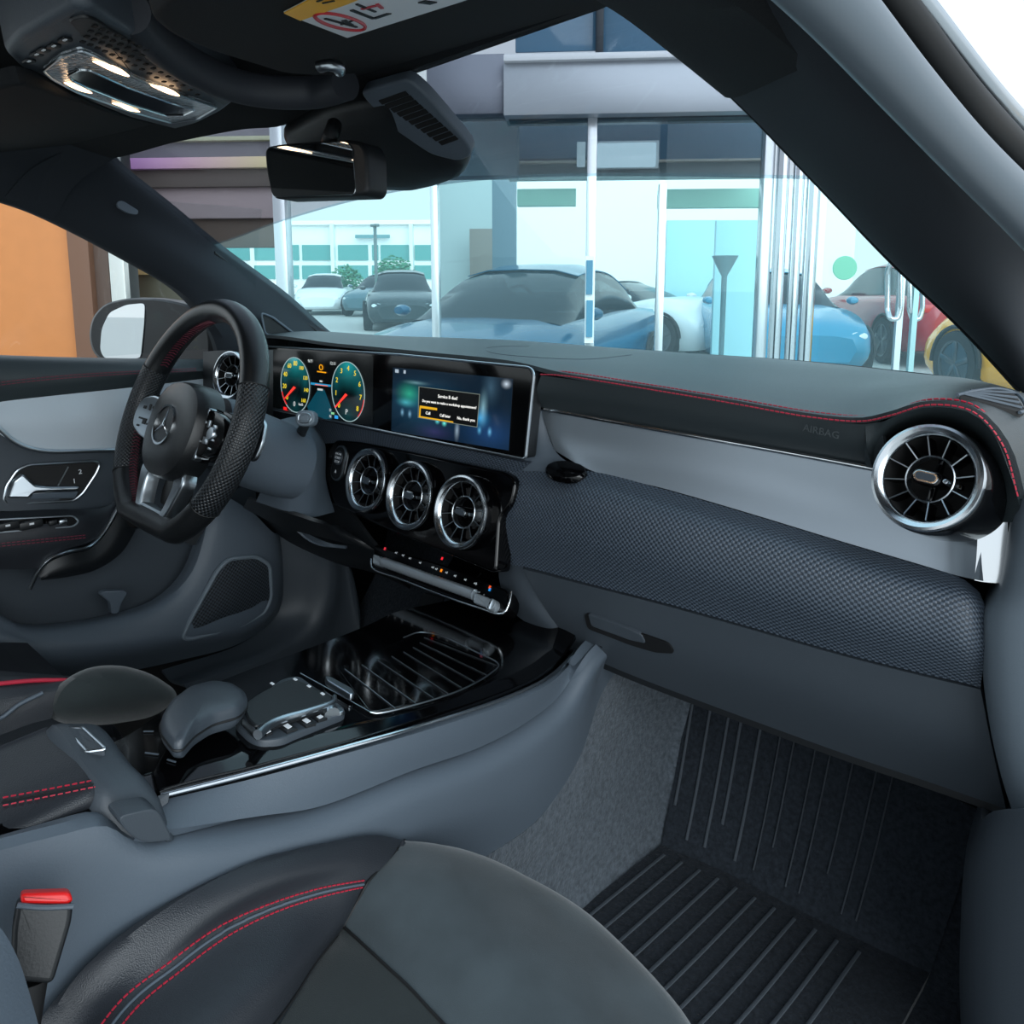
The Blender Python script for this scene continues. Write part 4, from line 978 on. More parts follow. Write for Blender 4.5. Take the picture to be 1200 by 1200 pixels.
rc = T(385, 835, .011); obj('roller', tube([rc + V((-.007, .003, 0)), rc + V((.007, -.001, 0))], .008, 12, segs=16), M['satin'], tp, label='small silver volume roller')
obj('key', prism(roundpoly([T(a, b, .013) for a, b in ((393, 830), (400, 828), (404, 833), (397, 835))], .002), -tn * .004, .001), M['satin'], tp)
# palm rest
pr0 = [(190, 858), (188, 846), (198, 828), (222, 810), (250, 803), (272, 806), (288, 816), (291, 826), (280, 838), (250, 846), (228, 860), (214, 876), (204, 876)]
prt = roundpoly([T(a, b - 2, .030) for a, b in pr0], .006, 3); pc = sum(prt, V()) / len(prt)
bm = bmesh.new(); rows = []
for s, h in ((.90, -.013), (.95, -.011), (.985, -.008), (1.0, -.003), (.985, .002), (.93, .005), (.8, .0072), (.5, .0082), (.02, .0085)):
    rows.append([pc + (q - pc) * s + tn * h for q in prt])
vs = grid(bm, rows, closed=True); bm.faces.new(vs[0]); bm.faces.new(vs[-1]); bmesh.ops.recalc_face_normals(bm, faces=bm.faces)
PRS = obj('palm_rest', bm, M['palm'], tp, label='padded leather palm rest', ang=60)
obj('palm_rest_seam', tube([pc + (q - pc) * 1.002 + tn * -.004 for q in prt], .0011, closed=True, segs=6), M['black'], PRS)
sym = [((168, 857), (180, 857)), ((170, 882), (186, 884)), ((196, 890), (206, 893))]
for a, b in sym: obj('console_mark', bar(T(*a, .0052), T(*b, .0052), .0012, .0008), M['plastic2'], con)
# ------------------------------------------------------------------ arm rest box
ar = thing('armrest', 'black leather armrest lid with red stitching behind the touchpad', 'armrest', (0, .1, .70))
lf = [(70, 850, .782), (100, 892, .782), (120, 926, .774), (128, 950, .755)]
lfp = [P(a, b, z=c) for a, b, c in lf]
lback = [q + V((.012, -.30, .0)) for q in lfp]
def exl(q): return [V((-.12, q[0].y, q[0].z))] + q
# lid: profile across (left -> right shoulder -> side) swept rearwards
pf = [P(57, 851, z=.785) + V((-.016, 0, -.03)), P(57, 851, z=.785) + V((-.004, 0, -.002))] + lfp
mids = [[p + V((0, -d, 0)) for p in pf] for d in (0, .004, .03, .1, .2, .34)]
mids[0] = [p + V((0, -.001, -.004)) for p in pf]
bm = loft(mids, 40, 20, .012, smooth_v=False)
LID = obj('lid', bm, M['leather'], ar, label='padded leather lid')
sp1 = [P(a, b, z=.7765) for a, b in ((116, 916), (60, 927), (0, 938), (-40, 946))]; sp2 = [q + V((.008, 0, -.0035)) for q in sp1]
dsk = skin_of(LID)
sp1 = hits(dsk, [(116, 914), (60, 925), (2, 936)], .0004); sp2 = hits(dsk, [(119, 921), (62, 933), (2, 945)], .0004)
obj('lid_seam', tube(hits(dsk, [(117, 917.5), (61, 929), (2, 940.5)], .0003), .0007, segs=6), M['black'], ar)
obj('lid_stitching', stitch([(crv(sp1, 40), V((.4, 0, 1))), (crv(sp2, 40), V((.7, 0, .7)))], .0045, .0032, .0004, .0004), M['red'], ar, label='red double stitching along the lid')
# band with latch in front of the lid
bL = [(60, 850), (97, 890), (118, 925), (130, 957), (150, 985)]
bR = [(118, 850), (150, 895), (172, 920), (188, 948), (203, 984)]
zL = [.784, .783, .775, .758, .735]; 
bl3 = [P(60, 850, z=.785), P(97, 892, z=.784), P(120, 926, z=.776), P(131, 953, x=.124), P(142, 972, x=.132), P(165, 988, x=.138)]
br3 = [P(118, 852, z=.775), P(150, 893, z=.772), P(172, 915, z=.764), P(186, 942, x=.127), P(193, 962, x=.135), P(203, 985, x=.141)]
bl3 = [bl3[0] + V((-.012, 0, -.02))] + bl3; br3 = [br3[0] + V((-.035, .004, -.02))] + br3
dn3 = [q + V((.0, .008, -.03)) if i < 4 else q + V((-.01, .004, 0)) for i, q in enumerate(br3)]
bmid = [a.lerp(b, .5) + V((0, 0, .002)) for a, b in zip(bl3, br3)]
obj('front_band', loft([[q + V((0, -.01, -.012)) for q in bl3], bl3, bmid, br3, dn3], 40, 16, .008), M['plastic'], ar)
lq = [(77, 853), (97, 853), (124, 878), (102, 881)]
lqp = roundpoly([P(a, b, z=.786) for a, b in lq], .003)
LT = obj('latch', prism(lqp, (0, 0, -.008), .001), M['plastic'], ar)
obj('latch_rim', tube(lqp, .0014, closed=True, segs=8), M['satin'], LT, label='silver rim of the latch')
tabq = [(136, 957), (184, 946), (204, 985), (168, 989), (150, 977)]
obj('side_tab', prism(roundpoly([P(a, b, x=.1475) for a, b in tabq], .008), (-.02, 0, 0), .0012), M['plastic'], ar)
0 and obj('tab_line', tube([P(a, b, x=.1435) for a, b in ((137, 953), (150, 948), (175, 946), (186, 952), (194, 965))], .0012, 30, segs=6), M['black'], ar)
# ------------------------------------------------------------------ driver's seat (only the tip of its bolster shows)
ds = thing('bucket_seat', "driver's seat cushion in black microfibre, seen beyond the armrest", 'seat', (-.36, .3, .35), None)
dcx = [(48, 838), (62, 802), (100, 780), (140, 777), (180, 788), (208, 808), (212, 822), (180, 842), (120, 852), (70, 850)]
dp = [P(a, b, x=-.145) for a, b in dcx]; dc = sum(dp, V()) / len(dp); nn = (CAM - dc).normalized()
dpr = roundpoly(dp, .02, 4)
bm = bmesh.new(); rows = []
for s, h in ((.7, -.10), (.92, -.06), (1.0, -.02), (.97, .006), (.85, .022), (.6, .035), (.3, .041), (.02, .042)): rows.append([dc + (q - dc) * s + nn * (h - .02) for q in dpr])
vs = grid(bm, rows, closed=True); bm.faces.new(vs[0]); bm.faces.new(vs[-1]); bmesh.ops.recalc_face_normals(bm, faces=bm.faces)
obj('cushion_front', bm, M['suede2'], ds)
db = [[(-60, 780), (0, 786), (40, 789), (80, 792)], [(-60, 805), (0, 801), (40, 798), (82, 796)], [(-60, 835), (0, 828), (30, 815), (75, 803)], [(-60, 880), (0, 862), (30, 850), (60, 842)]]
dxs = (-.21, -.17, -.155, -.145)
obj('bolster', loft([[P(*r[0], x=c) + V((0, -.3, 0))] + [P(a, b, x=c) for a, b in r] for r, c in zip(db, dxs)], 24, 14, .01), M['leather'], ds)
obj('piping', tube([P(a, b, x=-.167) for a, b in ((-60, 805), (0, 801), (40, 797.5), (82, 797))], .0022, 20), M['red'], ds, label='red piping on the bolster')
obj('piping', tube([P(a, b, x=-.147) for a, b in ((-40, 850), (0, 842), (22, 826), (50, 812))], .0022, 20), M['plastic2'], ds, label='grey piping on the bolster')
obj('cushion_base', box((-.40, .07, .53), (.40, .52, .20), None, .05), M['leather'], ds)
obj('backrest', box((-.40, -.22, .88), (.46, .16, .62), Matrix.Rotation(math.radians(14), 3, 'X'), .05), M['leather'], ds)
obj('headrest', box((-.40, -.32, 1.25), (.26, .09, .16), Matrix.Rotation(math.radians(10), 3, 'X'), .03), M['leather'], ds)
# ------------------------------------------------------------------ passenger seat
ps = thing('bucket_seat', 'front passenger seat cushion, leather bolster with red stitching and grey microfibre centre, nearest the camera', 'seat', (.35, .3, .35))
def LZ(pts): return [P(a, b, z=c) for a, b, c in pts]
def LX(pts, x0, x1=None): return [P(a, b, x=x0 + ((x1 if x1 is not None else x0) - x0) * i / (len(pts) - 1)) for i, (a, b, c) in enumerate(pts)]
A0 = [(20, 1235, .56), (70, 1165, .56), (130, 1105, .56), (210, 1050, .56), (300, 1008, .56), (390, 986, .56), (440, 979, .56), (474, 985, .558)]
Am = [(60, 1250, .60), (115, 1175, .60), (185, 1115, .602), (250, 1067, .602), (320, 1032, .602), (390, 1013, .60), (430, 1007, .596), (456, 1008, .59)]
A1 = [(95, 1260, .672), (150, 1175, .668), (205, 1130, .664), (262, 1090, .658), (320, 1063, .648), (375, 1046, .634), (410, 1039, .622), (430, 1036, .612)]
A2 = [(180, 1275, .66), (240, 1215, .652), (285, 1178, .644), (322, 1148, .636), (352, 1122, .626), (378, 1100, .614), (405, 1075, .604), (418, 1058, .60)]
A3 = [(250, 1300, .62), (290, 1240, .615), (320, 1205, .61), (345, 1170, .604), (370, 1130, .597), (388, 1106, .592), (398, 1094, .59), (402, 1086, .59)]
A0p = LX(A0, .152, .160); Amp = LX(Am, .172, .178); Ax = [q + V((-.002, 0, -.10)) for q in A0p]
LBO = obj('leather_bolster', loft([Ax, A0p, Amp, LZ(A1), LZ(A2), LZ(A3)], 80, 40, .01), M['leather'], ps, label='black leather side bolster')
sA = LZ([(80, 1262, .6735), (140, 1177, .6695), (197, 1131, .6655), (255, 1089, .6595), (315, 1062, .6495), (372, 1044, .6355), (408, 1037, .6235), (428, 1033.5, .6138)])
sA = [q + V((-.001, 0, .006)) for q in sA]
sB = LZ([(100, 1266, .6735), (156, 1182, .6695), (209, 1137, .6655), (266, 1095, .6595), (323, 1067, .6495), (377, 1050, .6355), (411, 1043, .6235), (428, 1041, .6138)])
lsk = skin_of(LBO)
sA = hits(lsk, [(80, 1262), (140, 1175), (197, 1129), (255, 1087), (315, 1060), (372, 1042), (408, 1035), (427, 1032)], .0004, 120)
sB = hits(lsk, [(100, 1266), (158, 1184), (211, 1139), (268, 1097), (324, 1069), (378, 1051), (411, 1043), (425, 1040)], .0004, 120)
sC = hits(lsk, [(90, 1264), (149, 1179.5), (204, 1134), (261.5, 1092), (319.5, 1064.5), (375, 1046.5), (409.5, 1039), (426, 1036)], .0006, 120)
obj('bolster_stitching', stitch([(crv(sA, 120), V((0, 0, 1))), (crv(sB, 120), V((0, 0, 1)))], .0045, .0033, .00045, .0004), M['red'], ps, label='red double stitching along the bolster')
obj('bolster_piping', tube(sC, .0010, 80, segs=8), M['plastic2'], ps, label='grey piping between the stitches')
B0 = [(474, 985, .592), (515, 990, .583), (560, 1001, .572), (620, 1028, .56), (685, 1067, .553), (745, 1122, .55), (790, 1172, .55), (812, 1205, .55), (840, 1260, .55)]
B1 = [(460, 1003, .604), (505, 1012, .602), (550, 1026, .595), (605, 1055, .582), (665, 1100, .578), (715, 1150, .575), (750, 1190, .57), (775, 1225, .57), (800, 1270, .57)]
B2 = [(430, 1036, .610), (475, 1055, .606), (520, 1080, .60), (570, 1115, .598), (615, 1155, .595), (650, 1195, .592), (680, 1230, .59), (700, 1260, .59), (730, 1310, .59)]
B3 = [(402, 1086, .590), (425, 1107, .592), (452, 1132, .593), (480, 1158, .592), (505, 1185, .59), (530, 1212, .589), (550, 1240, .588), (570, 1265, .588), (600, 1310, .588)]
Bx = [q + V((.01, .012, -.07)) for q in LZ(B0)]
obj('front_panel', loft([Bx, LZ(B0), LZ(B1), LZ(B2), LZ(B3)], 70, 30, .01), M['suede'], ps, label='grey microfibre front panel')
C0 = [(402, 1086, .590), (425, 1107, .592), (452, 1132, .593), (480, 1158, .592), (505, 1185, .59), (530, 1212, .589), (570, 1265, .588)]
C1 = [(398, 1094, .587), (400, 1120, .596), (410, 1155, .598), (425, 1190, .598), (445, 1225, .596), (470, 1260, .594), (500, 1310, .592)]
C2 = [(398, 1095, .588), (375, 1125, .594), (350, 1165, .602), (325, 1205, .608), (300, 1240, .612), (270, 1290, .594), (240, 1340, .594)]
obj('centre_panel', loft([LZ(C0), LZ(C1), LZ(C2)], 40, 18, .01), M['suede2'], ps, label='darker microfibre centre panel')
obj('seam', tube([q + V((0, 0, .0005)) for q in LZ(B3)], .0014, 40, segs=6), M['black'], ps)
obj('seam', tube([q + V((0, 0, .0005)) for q in LZ([(474, 985, .594), (458, 1004, .606), (430, 1036, .6135), (418, 1058, .602), (402, 1086, .591)])], .0013, 40, segs=6), M['black'], ps)
obj('seam', tube([q + V((0, 0, .001)) for q in LZ([(402, 1086, .590), (388, 1106, .593), (370, 1130, .598), (345, 1170, .605), (320, 1205, .611), (290, 1240, .616)])], .0013, 40, segs=6), M['black'], ps)
obj('cushion_base', box((.38, .17, .46), (.40, .46, .12), None, .04), M['leather'], ps)
bkb = [P(-90, 1050, x=.19), P(-30, 1085, x=.21), P(-6, 1120, x=.22), P(14, 1180, x=.23), P(30, 1240, x=.24)]
obj('backrest_edge', loft([[q + V((-.01, -.09, .0)) for q in bkb], bkb, [q + V((.03, -.03, .0)) for q in bkb]], 20, 12, .01), M['plastic2'], ps)
# ------------------------------------------------------------------ seat belt buckle
sbk = thing('seat_belt_buckle', 'black seat belt buckle with a red release button between seat and console', 'buckle', P(50, 1155, x=.175))
bo = P(50, 1060, x=.18); bn = V((.82, -.2, .45)).normalized(); bxx, byy, _ = frame(bn, (-.02, .0, 1))
def BK(px, py, h=0.): return PP(px, py, bo + bn * h, bn)
obj('body', prism(roundpoly([BK(a, b) for a, b in ((20, 1058), (86, 1058), (84, 1080), (62, 1154), (12, 1150), (14, 1090))], .004), -bn * .022, .003, segs=3), M['dark'], sbk)
obj('release_button', prism(roundpoly([BK(a, b, -.001) for a, b in ((24, 1047), (82, 1045), (86, 1056), (78, 1061), (24, 1060))], .003), -bn * .014, .002, segs=3), M['redplastic'], sbk, label='red release button')
obj('collar', tube([BK(a, b, .001) for a, b in ((20, 1061), (50, 1063.5), (86, 1062))], .0016, 12, segs=8), M['plastic2'], sbk)
obj('stalk', tube([BK(38, 1152, -.012), BK(30, 1200, -.016), BK(20, 1270, -.02)], .009, 10, segs=12, flat=.5), M['black'], sbk)
# ------------------------------------------------------------------ floor: carpet, mat, kick panels
flo = bmesh.new()
t0 = [(716, 770), (760, 785), (806, 812)]; 
ca = [P(718, 762, x=.13), P(690, 850, x=.135), P(640, 950, x=.14), P(560, 1010, x=.14), P(480, 1060, x=.14)]
cb_ = [P(806, 812, y=1.02), P(786, 900, y=.965), P(775, 988, z=.302), P(684, 1060, z=.302), P(600, 1130, z=.302)]
cm = [a.lerp(b, .5) + V((-.012, 0, .005)) for a, b in zip(ca, cb_)]
cbx = [q + V((.012, 0, -.012)) for q in cb_]
loft([ca, cm, cb_, cbx], 40, 16, .008, bm=flo)
obj('floor', flo, M['carpet'], kind='structure')
grid_ = bmesh.new()
grid(grid_, [[V((.12, y, z)), V((.40, y, z)), V((.64, y, z))] for y, z in ((-.2, .285), (.45, .285), (.88, .285), (.95, .31), (1.08, .56), (1.12, .75))])
obj('floor', grid_, M['matc'], kind='structure')
fm = thing('floor_mat', 'black ribbed carpet floor mat in the passenger footwell', 'floor mat', (.4, .7, .29))
q0 = [(806, 818, 1.02), (900, 852, 1.02), (1000, 890, 1.02), (1090, 924, 1.02), (1150, 950, 1.02)]
q2 = [(775, 990, .908), (850, 1022, .913), (940, 1068, .918), (1030, 1112, .922), (1090, 1140, .925)]
q0 = LY(q0); q2 = [P(a, b, z=.305) for a, b, c in q2]; q1 = [a.lerp(b, .5) + V((0, .0, -.012)) for a, b in zip(q0, q2)]
obj('toe_section', loft([q0, q1, q2], 40, 16, .008), M['matc'], fm)
q4 = [P(a, b, z=.30) for a, b in ((684, 1062), (770, 1110), (850, 1165), (950, 1235), (1010, 1280))]
q5 = [P(a, b, z=.30) for a, b in ((600, 1130), (680, 1190), (760, 1260), (850, 1340), (920, 1400))]
obj('floor_section', loft([q2, q4, q5], 40, 16, .008), M['matc'], fm)
def on3(A, B_, u, w):  # point on the strip between two rows
    a = crv(A, 41); b = crv(B_, 41); i = u * 40; k = min(int(i), 39); f_ = i - k
    return a[k].lerp(a[k + 1], f_).lerp(b[k].lerp(b[k + 1], f_), w)
for k in range(12):
    u = .045 + k * .066
    pts = [crv(q0, 41)[int(u * 40)], crv(q1, 41)[int(u * 40)], crv(q2, 41)[int(u * 40)]]
    e = .92 if k % 3 else .75
    pts = crv(pts, 12)[:int(12 * e)]
    obj('rib', tube([p + V((0, -.0020, .0012)) for p in pts], .0022, 12, segs=8, flat=.5), M['rib'], fm)
for k in range(11):
    u = .05 + k * .075
    a = on3(q2, q4, u, .12) + V((0, 0, .003)); b = on3(q2, q4, u, 1.0) + V((0, 0, .003)); c = on3(q4, q5, u, .9) + V((0, 0, .003))
    obj('rib', tube([a, b, c], .0024, 14, segs=8, flat=.5), M['rib'], fm)
# sill side and passenger kick trim at the right edge
s_0 = [P(a, b, y=.80) for a, b in ((1150, 955), (1132, 1000), (1126, 1080), (1125, 1160), (1130, 1230))]
s_1 = [P(a, b, y=.70) for a, b in ((1176, 948), (1160, 1000), (1150, 1080), (1148, 1160), (1150, 1230))]
s_2 = [P(a, b, y=.66) for a, b in ((1290, 950), (1290, 1000), (1290, 1080), (1290, 1160), (1290, 1230))]
obj('trim_3', loft([[q + V((0, .2, 0)) for q in s_0], s_0, s_1, s_2], 30, 16, .006), M['plastic'], kind='structure')
# driver's footwell side and sill rail
k0 = DX([(322, 600, -.01), (326, 660, -.01), (322, 720, -.01), (286, 752, -.01), (190, 785, -.01)])
k1 = DX([(352, 600, .02), (356, 660, .02), (350, 715, .02), (310, 752, .02), (200, 796, .02)])
k2 = DX([(378, 620, .06), (387, 680, .06), (374, 730, .06), (330, 762, .06), (215, 802, .06)])
k3 = DX([(400, 640, .06), (404, 690, .06), (388, 745, .06), (340, 780, .06), (225, 815, .06)])
obj('trim_4', loft([k0, k1, k2, k3, [q + V((.02, .02, -.12)) for q in k3]], 40, 20, .006), M['plastic'], kind='structure')
dfl = bmesh.new()
grid(dfl, [[V((-.62, y, z)), V((-.40, y, z)), V((-.10, y, z))] for y, z in ((-.2, .285), (.6, .285), (.88, .285), (1.05, .5), (1.12, .75))])
obj('floor', dfl, M['matc'], kind='structure')
# ------------------------------------------------------------------ pillars and roof lining
def wsx(q, d=.012): # push off the glass to the inside
    return q + V((0, -.9, -.44)) * d
lw = [W(a, b) for a, b in ((112, 165), (130, 187), (190, 235), (255, 288), (330, 343), (393, 397), (420, 412))]
li = [P(a, b, x=-.665) for a, b in ((0, 236), (30, 246), (62, 260), (150, 306), (215, 346), (252, 392), (262, 425))]
lm = [P(a, b, x=c) for a, b, c in ((40, 196, -.60), (70, 210, -.61), (118, 244, -.625), (200, 297, -.635), (270, 345, -.65), (318, 388, -.665), (335, 420, -.67))]
obj('trim_1', loft([[q + V((-.03, .03, 0)) for q in lw], [wsx(q) for q in lw], lm, li, [q + V((-.03, 0, .004)) for q in li]], 50, 24, .006), M['pillar'], kind='structure')
tw = [P(a, b, x=-.655) for a, b in ((309, 366), (322, 371), (348, 391), (330, 393), (314, 391))]
twt = thing('tweeter_cover', 'small triangular speaker grille at the foot of the driver-side pillar', 'speaker grille', tw[0])
obj('rim', tube(roundpoly([q + V((.015, -.015, .0)) for q in tw], .008), .0022, closed=True, segs=8), M['plastic2'], twt)
obj('mesh', prism(roundpoly([q + V((.013, -.013, .0)) for q in tw], .008), (-.01, .01, 0)), M['dark'], twt)
def on_lm(px, py): return P(px, py, x=-.615)
tq = roundpoly([P(a, b, x=-.612) for a, b in ((137, 236), (144, 235), (163, 247), (161, 252), (150, 250), (138, 243))], .005)
tg = obj('pillar_badge', prism(tq, (-.006, .0, 0), .0006), M['plastic2'], label='small blank tag set in the driver-side pillar', cat='tag')
# right pillar
rw = [W(a, b) for a, b in ((700, -20), (760, 20), (860, 103), (960, 207), (1050, 303), (1130, 380), (1200, 457), (1235, 500))]
ri = [P(a, b, x=c) for a, b, c in ((880, -20, .545), (925, 15, .55), (975, 62, .555), (1050, 142, .565), (1110, 205, .575), (1160, 258, .585), (1205, 306, .595), (1240, 345, .60))]
rmid = [a.lerp(b, .5) + V((-.004, -.02, -.008)) for a, b in zip(rw, ri)]
obj('trim_2', loft([[q + V((.03, .03, 0)) for q in rw], [wsx(q, .006) for q in rw], rmid, ri, [q + V((.012, .01, .006)) for q in ri]], 60, 24, .006), M['pillar'], kind='structure')
# lining flap over the upper end of the pillar
fl0 = [wsx(W(a, b), .016) for a, b in ((690, -28), (745, 8), (800, 52), (862, 104))]
fl2 = [P(a, b, x=.547) + V((-.004, -.008, -.004)) for a, b in ((880, -22), (915, 5), (945, 34), (976, 64))]
obj('trim_5', loft([[q + V((.004, .012, .002)) for q in fl0], fl0, [a.lerp(b, .5) + V((-.004, -.022, -.012)) for a, b in zip(fl0, fl2)], fl2, [q + V((.008, .012, .006)) for q in fl2]], 30, 16, .006), M['headliner'], kind='structure')
# door seal and body flange along the door opening
dsl = [P(a, b, d=c) for a, b, c in ((905, -70, .25), (972, 0, .27), (1059, 100, .31), (1130, 178, .355), (1200, 247, .40), (1260, 305, .44))]
obj('trim_6', tube(dsl, .0128, 60, segs=20, rfn=lambda t: 1.05 - .75 * t + .95 * t * t), mat('door_seal', '5c666e', .38), kind='structure', label='rounded rubber door seal')
dfl_ = [P(a, b, d=c) for a, b, c in ((992, -70, .33), (1048, 0, .35), (1122, 98, .39), (1200, 182, .47), (1260, 245, .5))]
obj('trim_7', tube(dfl_, .0085, 60, segs=14), M['black'], kind='structure')
dfo = [P(a, b, d=c) for a, b, c in ((1024, -70, .36), (1080, 0, .38), (1152, 92, .42), (1215, 160, .5), (1270, 215, .53))]
obj('trim_8', tube(dfo, .0052, 60, segs=12), M['satin'], kind='structure')
# roof lining: from the windscreen header back over the cabin
hd = [tuple(W(a, b) + V((0, -.008, -.004))) for a, b in ((80, 172), (130, 183), (220, 164), (300, 149), (345, 145), (410, 114), (480, 86), (600, 44), (715, 3), (790, -24))]
rows = [[V(p) + V((0, .015, .03)) for p in hd], [V(p) for p in hd], [V((x, y - .10, z + .022)) for x, y, z in hd], [V((x * 1.03, y - .28, z + .04)) for x, y, z in hd], [V((x * 1.05, -.2, 1.40 - .03 * (abs(x) / .6) ** 2)) for x, y, z in hd], [V((x * 1.05, -.75, 1.39 - .03 * (abs(x) / .6) ** 2)) for x, y, z in hd]]
obj('ceiling', loft(rows, 60, 30, .02, dirv=(0, 0, 1)), M['headliner'], kind='structure')
# side roof rails
obj('trim_9', loft([[P(a, b, x=-.66) for a, b in ((62, 260), (30, 246), (0, 236), (-100, 210), (-400, 150))], [P(a, b, x=-.60) for a, b in ((90, 215), (40, 192), (0, 180), (-100, 150), (-400, 80))], [P(a, b, x=-.53) for a, b in ((140, 182), (60, 150), (0, 130), (-100, 90), (-400, 0))]], 30, 10, .01), M['pillar'], kind='structure')
# ------------------------------------------------------------------ windscreen glass
tl_ = [(255, 286), (330, 259.5), (430, 232), (530, 215), (620, 208), (700, 206.5), (800, 207), (900, 209), (965, 211.5)]
g_t = [W(a, b) for a, b in tl_]
g_t = [V((-.80, g_t[0].y - .10, 0))] + g_t + [V((.585, g_t[-1].y - .02, 0))]
for q in (g_t[0], g_t[-1]): q.z = g_t[1].z - .01; q.y = 1.2 - 2 * (q.z - 1.02) - .2 * q.x * q.x
def wrow(z): 
    o = []
    for q in g_t: o.append(V((q.x, 1.2 - 2 * (z - 1.02) - .2 * q.x * q.x, z)))
    return o
def wr(f_, z): 
    o = []
    for q in g_t:
        zz = q.z + (z - q.z) * f_; xx = min(q.x, .585 - .22 * max(0, zz - 1.12)); o.append(V((xx, 1.2 - 2 * (zz - 1.02) - .2 * xx * xx, zz)))
    return o
TINT = (.50, .52, .54, 1)
glo = glass_mat('clear_windscreen', (.88, .985, 1.0, 1), .02, .035, 'c8f0f8'); gup = glass_mat('sun_band_glass', (.66, .68, .71, 1), .02, .0)  # pale translucent share imitates the veil of reflected light on the windscreen
win = obj('window_1', loft([g_t, wr(.5, .985), wr(1, .985)], 50, 12, .004), glo, kind='structure', label='curved windscreen')
obj('sun_band', loft([wr(1, 1.40), wr(.5, 1.40), g_t], 50, 12, .004), gup, win, label='darker tinted band along the top of the windscreen')
obj('window_2', loft([[V((-.70, y, 1.02)) for y in (-.6, .1, .8)], [V((-.685, y, 1.16)) for y in (-.6, .1, .8)], [V((-.65, y, 1.29)) for y in (-.6, .1, .8)]], 12, 8, .004), glass_mat('side_glass', (.93, .95, .95, 1), .012), kind='structure', label="driver's side window")
# black frit line along the foot of the glass
obj('trim_10', tube([W(a, b + 1.0) + V((.004, -.022, -.006)) for a, b in ((262, 292), (300, 322), (340, 353), (395, 397))], .0035, 30), M['black'], kind='structure')
obj('trim_11', tube([q + V((0, .0, .003)) for q in r0[:-2]], .0045, 60), M['black'], kind='structure')
obj('trim_12', tube([W(a, b) + V((0, -.01, -.004)) for a, b in ((760, 20), (860, 103), (960, 207), (1050, 303), (1130, 380), (1195, 452))], .0035, 30), M['black'], kind='structure')
# ------------------------------------------------------------------ sun visors
vz = lambda px, py, z: P(px, py, z=z)
vs_ = thing('sun_visor', 'passenger sun visor with a yellow and white warning sticker, folded up against the roof', 'sun visor', (.25, .4, 1.31))
vn = V((.0, .26, -1)).normalized(); vo = P(440, 40, z=1.318)
VQ = lambda px, py, h=0.: PP(px, py, vo + vn * h, vn)
vq = [(178, 24), (192, 8), (260, -60), (820, -60), (735, -8), (716, 8), (600, 48), (490, 86), (440, 97), (400, 90), (350, 88), (330, 86), (250, 62), (200, 42)]
vqr = roundpoly([VQ(a, b) for a, b in vq], .012, 4)
VP_ = obj('panel', prism(vqr, -vn * .014, .004, segs=3, both=True), M['headliner'], vs_)
stq = [(333, 16), (406, -22), (600, -60), (650, -40), (548, 1), (407, 44.5)]
obj('warning_sticker', prism([VQ(a, b, .0012) for a, b in ((333, 16), (430, -35), (560, -70), (640, -34), (548, 0), (407, 44.5))], -vn * .001), M['whiteink'], vs_, label='white warning sticker')
STK = vs_
obj('sticker_band', prism([VQ(a, b, .0017) for a, b in ((333, 16), (430, -35), (560, -70), (566, -60), (408, 5), (352, 24.5))], -vn * .0006), M['yellow'], vs_, label='yellow header of the sticker')
vx_ = (VQ(420, 40) - VQ(340, 14)).normalized(); vy_ = (VQ(560, -5) - VQ(410, 42)).normalized()
c_ = VQ(400.5, 26, .0016)
e1, e2 = (VQ(428, 31, .0016) - c_), (VQ(410, 17.5, .0016) - c_)
obj('prohibition_ring', tube([c_ + e1 * math.cos(2 * PI * k / 40) + (VQ(396, 17, .0016) - c_) * math.sin(2 * PI * k / 40) for k in range(40)], .0011, closed=True, segs=6), mat('sign_red', 'b0202c', .5), vs_, label='red prohibition ring')
bm = bmesh.new(); bar(VQ(381, 22, .0018), VQ(418, 32, .0018), .0016, .0006, up=vn, bm=bm)
bar(VQ(403, 24, .0016), VQ(412, 30, .0016), .003, .0006, up=vn, bm=bm); bar(VQ(400, 29, .0016), VQ(414, 24, .0016), .0018, .0006, up=vn, bm=bm)
bar(VQ(412, 12, .0016), VQ(438, 22, .0016), .0022, .0006, up=vn, bm=bm); bar(VQ(438, 22, .0016), VQ(456, 16, .0016), .004, .0006, up=vn, bm=bm); bar(VQ(418, 5, .0016), VQ(440, 14, .0016), .0016, .0006, up=vn, bm=bm)
bar(VQ(494, 2, .0016), VQ(508, 4, .0016), .005, .0006, up=vn, bm=bm)
obj('pictogram', bm, M['black'], vs_, label='black seat pictogram')
bm = bmesh.new(); bar(VQ(424, 11, .0017), VQ(440, 7, .0017), .003, .0006, up=vn, bm=bm); bar(VQ(448, 10, .0017), VQ(442, 5, .0017), .002, .0006, up=vn, bm=bm)
obj('pictogram', bm, mat('sign_red2', 'b0303c', .5), vs_, label='red airbag pictogram')
bm = bmesh.new(); 
for a, b, c, d in ((372, 2, 384, -3), (388, -6, 400, -11), (378, 4, 392, 1), (396, -2, 408, -7)): bar(VQ(a, b, .0021), VQ(c, d, .0021), .0016, .0005, up=vn, bm=bm)
obj('warning_print', bm, M['black'], vs_, label='black print on the yellow header')
